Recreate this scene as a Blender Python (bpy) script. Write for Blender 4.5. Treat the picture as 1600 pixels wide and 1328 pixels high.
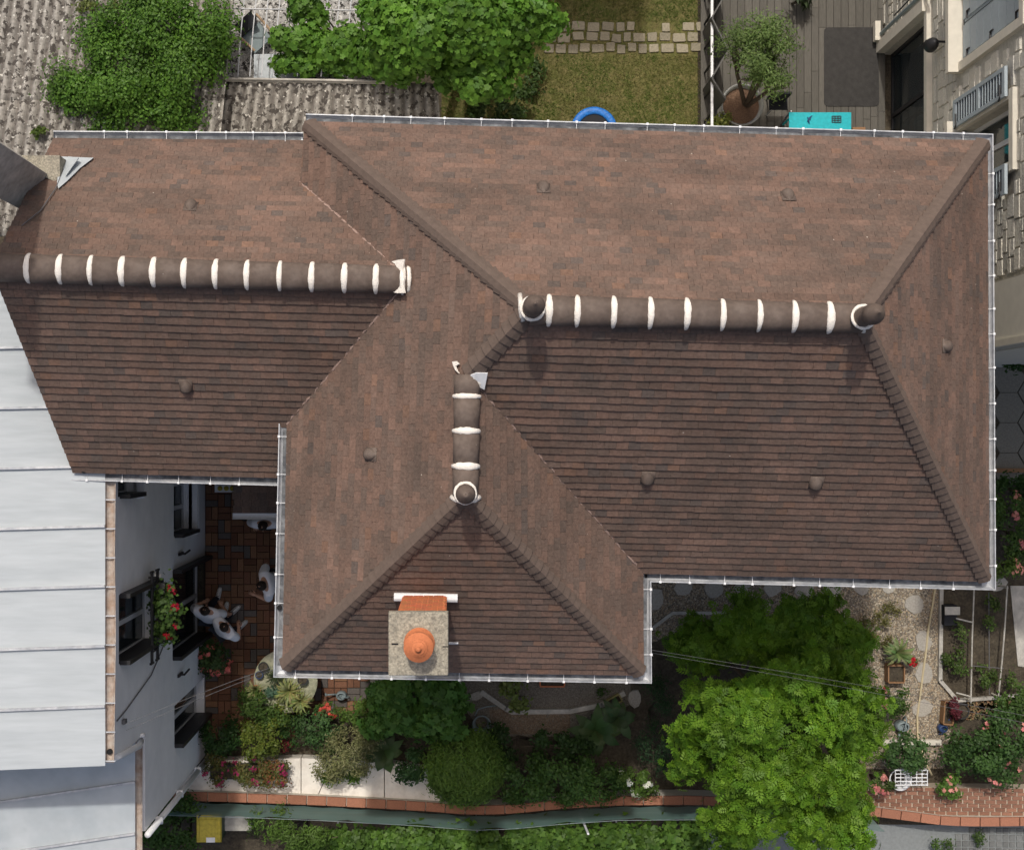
import bpy, bmesh, math, random
import numpy as np
from mathutils import Vector, Matrix, noise

random.seed(7); RNG = np.random.default_rng(7)
scene = bpy.context.scene
for o in list(bpy.data.objects): bpy.data.objects.remove(o)
COL = scene.collection

# ------------------------------------------------------------------ camera
H = 25.4            # drone height above the courtyard (m)
F = 2090.0          # focal length in pixels of the 1600 px wide photograph
NX, NY = 709.0, 690.0   # the point straight below the drone, in photograph pixels
cam = bpy.data.cameras.new('drone_camera'); camo = bpy.data.objects.new('drone_camera', cam)
COL.objects.link(camo); scene.camera = camo
camo.location = (0, 0, H); camo.rotation_euler = (0, 0, 0)
cam.sensor_fit = 'HORIZONTAL'; cam.sensor_width = 36.0; cam.lens = 36.0 * F / 1600.0
cam.shift_x = (800 - NX) / 1600.0; cam.shift_y = (NY - 664) / 1600.0
cam.clip_start = 0.1; cam.clip_end = 2000

# ------------------------------------------------------------------ light
SUN_EL, SUN_AZ = math.radians(61.0), math.radians(10.5)   # from the top of the picture, a little from the left
world = bpy.data.worlds.new('World'); scene.world = world; world.use_nodes = True
wn = world.node_tree.nodes; wl = world.node_tree.links; wn.clear()
sky = wn.new('ShaderNodeTexSky'); sky.sky_type = 'NISHITA'; sky.sun_disc = False
sky.sun_elevation = SUN_EL; sky.sun_rotation = -SUN_AZ; sky.air_density = 1.0; sky.dust_density = 7.0; sky.ozone_density = 0.6
bg = wn.new('ShaderNodeBackground'); bg.inputs['Strength'].default_value = 0.15
wo = wn.new('ShaderNodeOutputWorld'); wl.new(sky.outputs[0], bg.inputs[0]); wl.new(bg.outputs[0], wo.inputs[0])
sun = bpy.data.lights.new('sun', 'SUN'); sun.energy = 2.75; sun.angle = math.radians(1.5); sun.color = (1.0, 0.955, 0.88)
suno = bpy.data.objects.new('sun', sun); COL.objects.link(suno)
sv = Vector((-math.sin(SUN_AZ) * math.cos(SUN_EL), math.cos(SUN_AZ) * math.cos(SUN_EL), math.sin(SUN_EL)))
suno.rotation_euler = (-sv).to_track_quat('-Z', 'Y').to_euler(); suno.location = sv * 60
scene.view_settings.view_transform = 'Standard'; scene.view_settings.look = 'None'
scene.view_settings.exposure = -0.28; scene.view_settings.gamma = 1.0; scene.view_settings.use_curve_mapping = False
scene.render.engine = 'CYCLES'
scene.cycles.max_bounces = 6; scene.cycles.transparent_max_bounces = 8

# ------------------------------------------------------------------ helpers
def P(px, py, z=0.0):
    """a point of the photograph at a known real height"""
    k = (H - z) / F
    return Vector(((px - NX) * k, (NY - py) * k, z))
def PXY(px, py, z=0.0):
    v = P(px, py, z); return (v.x, v.y)
def S(z): return F / (H - z)          # pixels per metre at a height
def lerp(a, b, t): return a + (b - a) * t
def U(a, b): return random.uniform(a, b)

class MB:
    """collects shapes for ONE mesh object"""
    def __init__(s): s.v = []; s.f = []; s.c = []; s.m = []; s.cur = None; s.mi = 0
    def add(s, vs, fs, col=None):
        n = len(s.v); s.v += [tuple(x) for x in vs]
        for f in fs: s.f.append(tuple(i + n for i in f)); s.c.append(col if col else s.cur); s.m.append(s.mi)
        return s
    def box(s, c, size, rot=None, col=None, taper=1.0):
        hx, hy, hz = size[0] / 2, size[1] / 2, size[2] / 2
        vs = [Vector((x * (taper if z > 0 else 1), y * (taper if z > 0 else 1), z)) for z in (-hz, hz) for x, y in ((-hx, -hy), (hx, -hy), (hx, hy), (-hx, hy))]
        if rot is not None:
            R = rot if isinstance(rot, Matrix) else Matrix.Rotation(rot, 3, 'Z')
            vs = [R @ v for v in vs]
        c = Vector(c)
        return s.add([v + c for v in vs], [(3, 2, 1, 0), (4, 5, 6, 7), (0, 1, 5, 4), (1, 2, 6, 5), (2, 3, 7, 6), (3, 0, 4, 7)], col)
    def prism(s, poly, z0, z1, col=None, inset=0.0):
        n = len(poly); cx = sum(p[0] for p in poly) / n; cy = sum(p[1] for p in poly) / n
        top = [(cx + (p[0] - cx) * (1 - inset), cy + (p[1] - cy) * (1 - inset), z1) for p in poly]
        vs = [(p[0], p[1], z0) for p in poly] + top
        fs = [tuple(range(n - 1, -1, -1)), tuple(range(n, 2 * n))] + [(i, (i + 1) % n, n + (i + 1) % n, n + i) for i in range(n)]
        return s.add(vs, fs, col)
    def slab(s, pts, nrm, th, col=None):
        """polygon in 3D given thickness th below it along nrm"""
        n = len(pts); pts = [Vector(p) for p in pts]
        vs = pts + [p - nrm * th for p in pts]
        fs = [tuple(range(n)), tuple(range(2 * n - 1, n - 1, -1))] + [((i + 1) % n, i, n + i, n + (i + 1) % n) for i in range(n)]
        return s.add(vs, fs, col)
    def tube(s, pts, r, n=8, col=None, cap=True):
        pts = [Vector(p) for p in pts]; rs = r if isinstance(r, (list, tuple)) else [r] * len(pts)
        vs = []; fs = []; up = None
        for i, p in enumerate(pts):
            t = (pts[min(i + 1, len(pts) - 1)] - pts[max(i - 1, 0)])
            if t.length < 1e-9: t = Vector((0, 0, 1))
            t.normalize()
            if up is None: up = Vector((0, 0, 1)) if abs(t.z) < 0.9 else Vector((1, 0, 0))
            a = t.cross(up)
            if a.length < 1e-5: a = t.orthogonal()
            a.normalize(); b = a.cross(t); up = b
            for k in range(n):
                q = 2 * math.pi * k / n
                vs.append(p + (a * math.cos(q) + b * math.sin(q)) * rs[i])
        for i in range(len(pts) - 1):
            for k in range(n):
                fs.append((i * n + k, i * n + (k + 1) % n, (i + 1) * n + (k + 1) % n, (i + 1) * n + k))
        if cap: fs += [tuple(range(n - 1, -1, -1)), tuple(range((len(pts) - 1) * n, len(pts) * n))]
        return s.add(vs, fs, col)
    def lathe(s, prof, c, n=20, col=None, close=True, sx=1, sy=1):
        c = Vector(c); vs = []; fs = []
        for r, z in prof:
            for k in range(n):
                q = 2 * math.pi * k / n
                vs.append((c.x + r * sx * math.cos(q), c.y + r * sy * math.sin(q), c.z + z))
        for i in range(len(prof) - 1):
            for k in range(n):
                fs.append((i * n + k, i * n + (k + 1) % n, (i + 1) * n + (k + 1) % n, (i + 1) * n + k))
        if close: fs += [tuple(range(n - 1, -1, -1)), tuple(range((len(prof) - 1) * n, len(prof) * n))]
        return s.add(vs, fs, col)
    def ball(s, c, r, n=10, m=6, col=None):
        rx, ry, rz = (r, r, r) if not isinstance(r, (tuple, list)) else r
        prof = [(max(math.sin(math.pi * i / m), 0.01), -math.cos(math.pi * i / m)) for i in range(m + 1)]
        c = Vector(c); vs = []; fs = []
        for a, z in prof:
            for k in range(n):
                q = 2 * math.pi * k / n; vs.append((c.x + rx * a * math.cos(q), c.y + ry * a * math.sin(q), c.z + rz * z))
        for i in range(m):
            for k in range(n): fs.append((i * n + k, i * n + (k + 1) % n, (i + 1) * n + (k + 1) % n, (i + 1) * n + k))
        fs += [tuple(range(n - 1, -1, -1)), tuple(range(m * n, m * n + n))]
        return s.add(vs, fs, col)

ORG = {}
def thing(name, label, cat, loc=(0, 0, 0), group=None, kind=None):
    o = bpy.data.objects.new(name, None); COL.objects.link(o); o.location = loc; o.empty_display_size = 0.2
    ORG[o] = Vector(loc); tag(o, label, cat, group, kind); return o
def tag(o, label=None, cat=None, group=None, kind=None):
    if label: o['label'] = label
    if cat: o['category'] = cat
    if group: o['group'] = group
    if kind: o['kind'] = kind
    return o
def obj(name, mb, mat, parent=None, loc=None, smooth=False, label=None, cat=None, group=None, kind=None):
    """ONE mesh object; shapes are given in world coordinates"""
    org = ORG[parent] if parent is not None else Vector(loc if loc is not None else (0, 0, 0))
    me = bpy.data.meshes.new(name)
    me.from_pydata([(x - org.x, y - org.y, z - org.z) for x, y, z in mb.v], [], mb.f)
    if any(c is not None for c in mb.c):
        at = me.attributes.new('Col', 'FLOAT_COLOR', 'FACE')
        at.data.foreach_set('color', np.array([(*(c or (0.5, 0.5, 0.5)), 1.0) for c in mb.c], dtype=np.float32).ravel())
    for m in (mat if isinstance(mat, (list, tuple)) else [mat]): me.materials.append(m)
    if any(mb.m): me.polygons.foreach_set('material_index', mb.m)
    if smooth: me.polygons.foreach_set('use_smooth', [True] * len(me.polygons))
    me.update()
    o = bpy.data.objects.new(name, me); COL.objects.link(o)
    if parent is not None: o.parent = parent
    else: o.location = org
    ORG[o] = org
    return tag(o, label, cat, group, kind)
def npobj(name, V, Fc, cols, mat, parent=None, loc=None, label=None, cat=None, group=None, kind=None, smooth=False):
    """numpy arrays straight to a mesh: V (n,3), Fc (m,k), cols (m,3)"""
    org = np.array(ORG[parent] if parent is not None else (loc if loc is not None else (0, 0, 0)))
    me = bpy.data.meshes.new(name); n = len(V); m, k = Fc.shape
    me.vertices.add(n); me.vertices.foreach_set('co', (V - org).astype(np.float32).ravel())
    me.loops.add(m * k); me.loops.foreach_set('vertex_index', Fc.astype(np.int32).ravel())
    me.polygons.add(m); me.polygons.foreach_set('loop_start', np.arange(0, m * k, k, dtype=np.int32))
    if cols is not None:
        at = me.attributes.new('Col', 'FLOAT_COLOR', 'FACE')
        at.data.foreach_set('color', np.concatenate([cols, np.ones((m, 1))], 1).astype(np.float32).ravel())
    me.materials.append(mat); me.update(calc_edges=True); me.validate()
    if smooth: me.polygons.foreach_set('use_smooth', [True] * m)
    o = bpy.data.objects.new(name, me); COL.objects.link(o)
    if parent is not None: o.parent = parent
    else: o.location = org
    ORG[o] = Vector(org)
    return tag(o, label, cat, group, kind)

# ------------------------------------------------------------------ materials
def mat(name, base=(0.5, 0.5, 0.5), rough=0.7, var=0.0, scale=6.0, bump=0.0, bscale=40.0, metal=0.0, attr=False, base2=None, spec=0.3, detail=3, stretch=None, lo=0.35, hi=0.65, b2scale=None):
    m = bpy.data.materials.new(name); m.use_nodes = True; nt = m.node_tree; N, L = nt.nodes, nt.links
    b = N['Principled BSDF']; b.inputs['Roughness'].default_value = rough; b.inputs['Metallic'].default_value = metal
    b.inputs['Specular IOR Level'].default_value = spec
    tc = N.new('ShaderNodeTexCoord'); vec = tc.outputs['Object']
    if stretch:
        mp = N.new('ShaderNodeMapping'); mp.inputs['Scale'].default_value = stretch; L.new(vec, mp.inputs[0]); vec = mp.outputs[0]
    if attr:
        a = N.new('ShaderNodeAttribute'); a.attribute_name = 'Col'; col = a.outputs['Color']
    else:
        r = N.new('ShaderNodeRGB'); r.outputs[0].default_value = (*base, 1); col = r.outputs[0]
    if base2:
        nz = N.new('ShaderNodeTexNoise'); nz.inputs['Scale'].default_value = b2scale or scale; nz.inputs['Detail'].default_value = detail; nz.inputs['Roughness'].default_value = 0.65
        L.new(vec, nz.inputs['Vector'])
        rp = N.new('ShaderNodeMapRange'); rp.inputs[1].default_value = lo; rp.inputs[2].default_value = hi; L.new(nz.outputs['Fac'], rp.inputs[0])
        mx = N.new('ShaderNodeMix'); mx.data_type = 'RGBA'; L.new(rp.outputs[0], mx.inputs[0]); L.new(col, mx.inputs[6]); mx.inputs[7].default_value = (*base2, 1); col = mx.outputs[2]
    if var > 0:
        nz = N.new('ShaderNodeTexNoise'); nz.inputs['Scale'].default_value = scale * 3.1; nz.inputs['Detail'].default_value = detail; L.new(vec, nz.inputs['Vector'])
        mr = N.new('ShaderNodeMapRange'); mr.inputs[1].default_value = 0.25; mr.inputs[2].default_value = 0.75; mr.inputs[3].default_value = 1 - var; mr.inputs[4].default_value = 1 + var; L.new(nz.outputs['Fac'], mr.inputs[0])
        vm = N.new('ShaderNodeVectorMath'); vm.operation = 'SCALE'; L.new(col, vm.inputs[0]); L.new(mr.outputs[0], vm.inputs['Scale']); col = vm.outputs[0]
    L.new(col, b.inputs['Base Color'])
    if bump > 0:
        nz = N.new('ShaderNodeTexNoise'); nz.inputs['Scale'].default_value = bscale; nz.inputs["Detail"].default_value = 3; L.new(vec, nz.inputs['Vector'])
        bp = N.new('ShaderNodeBump'); bp.inputs['Strength'].default_value = bump; bp.inputs['Distance'].default_value = 0.02; L.new(nz.outputs['Fac'], bp.inputs['Height']); L.new(bp.outputs[0], b.inputs['Normal'])
    return m
def leafmat(name, trans=0.3, rough=0.5):
    m = bpy.data.materials.new(name); m.use_nodes = True; nt = m.node_tree; N, L = nt.nodes, nt.links
    b = N['Principled BSDF']; b.inputs['Roughness'].default_value = rough; b.inputs['Specular IOR Level'].default_value = 0.25
    a = N.new('ShaderNodeAttribute'); a.attribute_name = 'Col'
    t = N.new('ShaderNodeBsdfTranslucent'); mx = N.new('ShaderNodeMixShader'); mx.inputs[0].default_value = trans
    vm = N.new('ShaderNodeVectorMath'); vm.operation = 'MULTIPLY'; vm.inputs[1].default_value = (1.25, 1.3, 0.6)
    L.new(a.outputs['Color'], b.inputs['Base Color']); L.new(a.outputs['Color'], vm.inputs[0]); L.new(vm.outputs[0], t.inputs['Color'])
    L.new(b.outputs[0], mx.inputs[1]); L.new(t.outputs[0], mx.inputs[2]); L.new(mx.outputs[0], N['Material Output'].inputs['Surface'])
    return m
def glassmat(name, tint, rough=0.03, alpha_mix=0.5):
    m = bpy.data.materials.new(name); m.use_nodes = True; nt = m.node_tree; N, L = nt.nodes, nt.links
    b = N['Principled BSDF']; b.inputs['Base Color'].default_value = (*tint, 1); b.inputs['Roughness'].default_value = rough; b.inputs['Specular IOR Level'].default_value = 0.5
    t = N.new('ShaderNodeBsdfTransparent'); t.inputs[0].default_value = (0.8, 0.85, 0.85, 1); mx = N.new('ShaderNodeMixShader'); mx.inputs[0].default_value = alpha_mix
    L.new(t.outputs[0], mx.inputs[1]); L.new(b.outputs[0], mx.inputs[2]); L.new(mx.outputs[0], N['Material Output'].inputs['Surface'])
    return m

M = {}
M['tile'] = mat('clay_tile', attr=True, rough=0.85, var=0.22, scale=9, base2=(0.088, 0.068, 0.056), lo=0.46, hi=0.95, b2scale=1.3, bump=0.15, bscale=60, spec=0.2)
M['ridge'] = mat('brown_ridge_clay', (0.118, 0.089, 0.073), 0.72, var=0.16, scale=5, bump=0.1, base2=(0.155, 0.122, 0.102), lo=0.45, hi=0.75)
M['mortar'] = mat('white_mortar', (0.78, 0.73, 0.66), 0.85, var=0.08, scale=12, bump=0.4, bscale=50)
M['deckwood'] = mat('roof_underlay', (0.06, 0.045, 0.036), 0.9)
M['zinc'] = mat('weathered_zinc', (0.36, 0.38, 0.41), 0.5, var=0.2, scale=4, metal=0.3, base2=(0.50, 0.51, 0.52), bump=0.05)
M['zincsheet'] = mat('pale_zinc_sheet', (0.44, 0.475, 0.495), 0.6, var=0.05, scale=1.4, metal=0.1, base2=(0.39, 0.425, 0.445), stretch=(0.5, 4, 1), bump=0.12, bscale=2.2)
M['zinclow'] = mat('blue_grey_zinc', (0.43, 0.465, 0.485), 0.55, var=0.06, scale=1.5, metal=0.1, base2=(0.36, 0.40, 0.425))
M['rust'] = mat('rusty_gutter', (0.32, 0.235, 0.18), 0.8, var=0.2, scale=5, base2=(0.42, 0.38, 0.34))
M['whitemetal'] = mat('white_painted_metal', (0.74, 0.75, 0.76), 0.5, var=0.05, scale=8)
M['white_wall'] = mat('white_render', (0.86, 0.865, 0.865), 0.85, var=0.05, scale=1.2, bump=0.1, bscale=90, base2=(0.80, 0.81, 0.815))
M['house_wall'] = mat('cream_render', (0.56, 0.52, 0.45), 0.9, var=0.06, scale=2)
M['dark'] = mat('dark_interior', (0.012, 0.012, 0.013), 0.9)
M['blackmetal'] = mat('black_metal', (0.022, 0.022, 0.024), 0.5, var=0.1)
M['frame'] = mat('pale_window_frame', (0.55, 0.56, 0.57), 0.5, var=0.05)
M['glass'] = glassmat('window_glass', (0.03, 0.04, 0.045), 0.04, 0.6)
M['concrete'] = mat('lichened_concrete', (0.335, 0.305, 0.24), 0.95, var=0.4, scale=16, bump=0.5, bscale=45, base2=(0.20, 0.185, 0.15), lo=0.4, hi=0.7)
M['greyconcrete'] = mat('grey_concrete', (0.50, 0.475, 0.425), 0.9, var=0.15, scale=4, bump=0.25, base2=(0.34, 0.325, 0.29))
M['terracotta'] = mat('terracotta', (0.50, 0.165, 0.07), 0.75, var=0.15, scale=9, bump=0.1)
M['brickcol'] = mat('brick', attr=True, rough=0.85, var=0.15, scale=14, bump=0.25, bscale=70)
M['slab'] = mat('stone_piece', attr=True, rough=0.9, var=0.18, scale=10, bump=0.3, bscale=55)
M['stonewall'] = mat('pale_rubble_stone', attr=True, rough=0.95, var=0.16, scale=12, bump=0.6, bscale=26)
M['stonemortar'] = mat('stone_mortar', (0.47, 0.45, 0.39), 0.95, var=0.15, bump=0.4)
M['limestone'] = mat('cream_limestone', (0.64, 0.60, 0.51), 0.85, var=0.07, scale=3)
M['render_grey'] = mat('smooth_grey_render', (0.66, 0.63, 0.55), 0.9, var=0.05, scale=2)
M['shutter'] = mat('grey_blue_paint', (0.37, 0.425, 0.455), 0.55, var=0.06, scale=5)
M['asbestos'] = mat('lichened_corrugated_cement', attr=True, rough=0.95, var=0.3, scale=5, bump=0.5, bscale=45)
M['gravelspeck'] = mat('speckled_gravel_roof', (0.34, 0.33, 0.31), 0.95, var=0.3, scale=8, bump=0.6, bscale=40)
M['soil'] = mat('garden_soil', (0.052, 0.042, 0.03), 0.95, var=0.35, scale=7, bump=0.6, bscale=30, base2=(0.085, 0.07, 0.048))
M['grassbase'] = mat('lawn_earth', (0.10, 0.105, 0.03), 0.95, var=0.3, scale=5, base2=(0.16, 0.135, 0.055), bump=0.4)
M['gravelbase'] = mat('gravel_bed', (0.22, 0.195, 0.155), 0.95, var=0.5, scale=30, bump=0.8, bscale=60, base2=(0.12, 0.105, 0.085))
M['pebble'] = mat('pebble', attr=True, rough=0.85)
M['joint'] = mat('dark_joint_sand', (0.04, 0.03, 0.024), 0.95, var=0.3, scale=12)
M['deckboard'] = mat('weathered_deck_board', attr=True, rough=0.8, var=0.16, scale=4, stretch=(5, 0.6, 1), bump=0.15)
M['wood'] = mat('brown_wood', (0.27, 0.15, 0.075), 0.7, var=0.2, scale=8, stretch=(1, 6, 6))
M['bark'] = mat('bark', (0.09, 0.07, 0.05), 0.95, var=0.3, scale=9, bump=0.6)
M['leaf'] = leafmat('leaf'); M['thickleaf'] = leafmat('thick_leaf', 0.15, 0.4); M['petal'] = leafmat('petal', 0.25, 0.6)
M['grass'] = leafmat('grass_blade', 0.25, 0.7)
M['blue'] = mat('blue_vinyl', (0.016, 0.15, 0.50), 0.45, var=0.3, scale=9, bump=0.3, bscale=25)
M['blackmat'] = mat('black_mesh_mat', (0.02, 0.021, 0.025), 0.8)
M['turquoise'] = mat('turquoise_paint', (0.01, 0.40, 0.46), 0.5, var=0.14)
M['rug'] = mat('dark_rug', (0.044, 0.042, 0.040), 0.95, var=0.2, scale=3, bump=0.2)
M['yellow'] = mat('yellow_plastic', (0.46, 0.37, 0.05), 0.55, var=0.25)
M['mesh_green'] = None
M['plastic'] = glassmat('clear_plastic', (0.5, 0.5, 0.48), 0.2, 0.45)
M['hose'] = mat('cream_hose', (0.52, 0.44, 0.28), 0.6)
M['greypot'] = mat('grey_plastic', (0.22, 0.27, 0.28), 0.5)
M['darkpot'] = mat('dark_pot', (0.035, 0.035, 0.035), 0.6)
M['bluepot'] = mat('blue_plastic', (0.03, 0.06, 0.16), 0.4)
M['skin'] = mat('skin', (0.47, 0.27, 0.18), 0.55)
M['shirt'] = mat('white_shirt', (0.74, 0.75, 0.78), 0.85, bump=0.2, bscale=12)
M['jeans'] = mat('dark_trousers', (0.022, 0.025, 0.034), 0.9)
M['hair'] = mat('dark_hair', (0.022, 0.014, 0.010), 0.6, var=0.3, scale=30)
M['shoe'] = mat('white_sneaker', (0.62, 0.62, 0.60), 0.6, var=0.1)
M['cable'] = mat('grey_cable', (0.12, 0.12, 0.125), 0.6)
M['asphalt'] = mat('grey_asphalt', (0.20, 0.215, 0.215), 0.9, var=0.12, scale=6, bump=0.2)

def speckle(m, scale, dark, light, td, tl):
    """lichen spots: dark and pale blotches over the sheet"""
    nt = m.node_tree; N, L = nt.nodes, nt.links; b = N['Principled BSDF']; src = b.inputs['Base Color'].links[0].from_socket
    tc = N.new('ShaderNodeTexCoord')
    for sc, c, th in ((scale, dark, td), (scale * 1.35, light, tl)):
        nz = N.new('ShaderNodeTexNoise'); nz.inputs['Scale'].default_value = sc; nz.inputs['Detail'].default_value = 4; nz.inputs['Roughness'].default_value = 0.6
        L.new(tc.outputs['Object'], nz.inputs['Vector'])
        mr = N.new('ShaderNodeMapRange'); mr.inputs[1].default_value = th; mr.inputs[2].default_value = th + 0.035; L.new(nz.outputs['Fac'], mr.inputs[0])
        mx = N.new('ShaderNodeMix'); mx.data_type = 'RGBA'; L.new(mr.outputs[0], mx.inputs[0]); L.new(src, mx.inputs[6]); mx.inputs[7].default_value = (*c, 1); src = mx.outputs[2]
        nz.noise_dimensions = '3D'
    L.new(src, b.inputs['Base Color'])
speckle(M['asbestos'], 10, (0.075, 0.066, 0.058), (0.58, 0.56, 0.50), 0.535, 0.615)
speckle(M['gravelspeck'], 15, (0.045, 0.042, 0.038), (0.62, 0.61, 0.57), 0.53, 0.57)

def specks(m, scale, c, th):
    nt = m.node_tree; N, L = nt.nodes, nt.links; b = N['Principled BSDF']; src = b.inputs['Base Color'].links[0].from_socket
    tc = N.new('ShaderNodeTexCoord'); vo = N.new('ShaderNodeTexVoronoi'); vo.inputs['Scale'].default_value = scale; L.new(tc.outputs['Object'], vo.inputs['Vector'])
    nz = N.new('ShaderNodeTexNoise'); nz.inputs['Scale'].default_value = 1.3; nz.inputs['Detail'].default_value = 1; L.new(tc.outputs['Object'], nz.inputs['Vector'])
    mr = N.new('ShaderNodeMapRange'); mr.inputs[1].default_value = th; mr.inputs[2].default_value = th * 0.6; L.new(vo.outputs['Distance'], mr.inputs[0])
    m2 = N.new('ShaderNodeMapRange'); m2.inputs[1].default_value = 0.52; m2.inputs[2].default_value = 0.66; L.new(nz.outputs['Fac'], m2.inputs[0])
    mu = N.new('ShaderNodeMath'); mu.operation = 'MULTIPLY'; L.new(mr.outputs[0], mu.inputs[0]); L.new(m2.outputs[0], mu.inputs[1])
    mx = N.new('ShaderNodeMix'); mx.data_type = 'RGBA'; L.new(mu.outputs[0], mx.inputs[0]); L.new(src, mx.inputs[6]); mx.inputs[7].default_value = (*c, 1); L.new(mx.outputs[2], b.inputs['Base Color'])
specks(M['tile'], 5.0, (0.42, 0.36, 0.30), 0.055); specks(M['ridge'], 7.0, (0.5, 0.46, 0.40), 0.06)
specks(M['zincsheet'], 3.0, (0.30, 0.27, 0.23), 0.035)
# ================================================================== ground
def sheet(name, pts, z, m, label=None, kind='structure', parent=None):
    b = MB(); b.add([(x, y, z) for x, y in pts], [tuple(range(len(pts)))])
    return obj(name, b, m, parent, None, kind=kind, label=label)
def ccw(pts):
    a = sum(pts[i][0] * pts[(i + 1) % len(pts)][1] - pts[(i + 1) % len(pts)][0] * pts[i][1] for i in range(len(pts)))
    return pts if a > 0 else pts[::-1]
def px_poly(lst, z=0.0): return ccw([PXY(x, y, z) for x, y in lst])

sheet('ground', [(-300, -300), (300, -300), (300, 300), (-300, 300)], 0.0, M['soil'], 'dark bare earth of the gardens around the house')

# ================================================================== the tiled house
house = thing('tiled_house', 'house under a big brown clay tile hip roof with white jointed ridges', 'house', (2.5, 1.0, 0))
def plane(a, b, c):
    n = (b - a).cross(c - a); n.normalize()
    if n.z < 0: n = -n
    return (a.copy(), n)
def ray(px, py, pl):
    o = Vector((0, 0, H)); d = P(px, py, 0) - o
    return o + d * ((pl[0] - o).dot(pl[1]) / d.dot(pl[1]))
def tri(p1, p2, p3):
    A = Matrix((p1[1], p2[1], p3[1])); r = Vector((p1[1].dot(p1[0]), p2[1].dot(p2[0]), p3[1].dot(p3[0])))
    return A.inverted() @ r
ZE, ZR = 7.8, 10.7
rW = P(828, 484, ZR); rE = P(1348, 497, ZR)
cA = P(477, 192, ZE); cF = P(442, 1044, ZE); cC = P(1543, 907, ZE); cE = P(1004, 1053, ZE)
plW = plane(rW, cA, cF); plN = plane(rW, rE, cA); plS = plane(rW, rE, cC)
cB = ray(1541, 222, plN); plE = plane(rE, cC, cB)
cD = ray(1003, 894, plS)
wS = ray(727, 774, plW); plH = plane(wS, cF, cE); plV = plane(wS, cE, cD)
pQ = tri(plW, plS, plV)
lR = ray(640, 437, plW); lL = P(-14, 417, lR.z); vN = ray(470, 285, plW); vS = ray(450, 662, plW)
plLN = plane(lL, lR, vN); plLS = plane(lL, lR, vS)
lnL = ray(84, 217, plLN); lnR = ray(492, 222, plLN); lsL = ray(114, 737, plLS); lsR = ray(466, 746, plLS)
def px_of(v): k = F / (H - v.z); return (round(NX + v.x * k), round(NY - v.y * k), round(v.z, 2))
print('Q', px_of(pQ), 'D', px_of(cD), 'B', px_of(cB), 'wS', px_of(wS), 'lR', px_of(lR), 'ln', px_of(lnL), px_of(lnR), 'ls', px_of(lsL), px_of(lsR), 'v', px_of(vN), px_of(vS))

slopes = [  # plane, outline, eave pair (gives the course direction)
    ('N', plN, [cA, rW, rE, cB], (cA, cB)), ('S', plS, [rW, pQ, cD, cC, rE], (cD, cC)), ('E', plE, [rE, cC, cB], (cC, cB)),
    ('W', plW, [cA, vN, lR, vS, cF, wS, pQ, rW], (cA, cF)), ('H', plH, [wS, cF, cE], (cF, cE)), ('V', plV, [wS, cE, cD, pQ], (cE, cD)),
    ('LN', plLN, [lR, lL, lnL, lnR, vN], (lnL, lnR)), ('LS', plLS, [lL, lR, vS, lsR, lsL], (lsL, lsR))]
def clip_rect(poly, u0, u1, v0, v1):
    for ax, lim, sg in ((0, u0, 1), (0, u1, -1), (1, v0, 1), (1, v1, -1)):
        out = []
        for i in range(len(poly)):
            a, b = poly[i], poly[(i + 1) % len(poly)]
            da, db = (a[ax] - lim) * sg, (b[ax] - lim) * sg
            if da >= 0: out.append(a)
            if (da >= 0) != (db >= 0):
                t = da / (da - db); out.append((a[0] + (b[0] - a[0]) * t, a[1] + (b[1] - a[1]) * t))
        poly = out
        if len(poly) < 3: return []
    res = []
    for p in poly:
        if not res or abs(p[0] - res[-1][0]) + abs(p[1] - res[-1][1]) > 2e-3: res.append(p)
    if len(res) > 2 and abs(res[0][0] - res[-1][0]) + abs(res[0][1] - res[-1][1]) < 2e-3: res.pop()
    return res if len(res) > 2 else []
def tile_colour(x, y, z):
    n = noise.noise(Vector((x * 1.1, y * 1.1, z * 1.1))); n2 = noise.noise(Vector((x * 3.1 + 9, y * 3.1, z * 3.1)))
    n3 = noise.noise(Vector((x * 2.2 + 31, y * 2.2, z * 2.2)))
    r = random.random() + 0.24 * n2 + 0.20 * n
    r2 = random.random()
    c = [lerp(a, b_, min(max(r, 0), 1)) for a, b_ in zip((0.124, 0.090, 0.073), (0.168, 0.107, 0.082))]
    if r2 < 0.03 + 0.10 * max(0, n3): c = (0.108, 0.084, 0.072)
    elif r2 > 0.985 - 0.06 * max(0, -n3): c = (0.180, 0.109, 0.078)
    k = U(0.94, 1.06) * (1 + 0.22 * n + 0.10 * n3)
    return tuple(a * k for a in c)
GA, TW, TT = 0.118, 0.145, 0.013
pool = []; parts = {}
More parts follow.
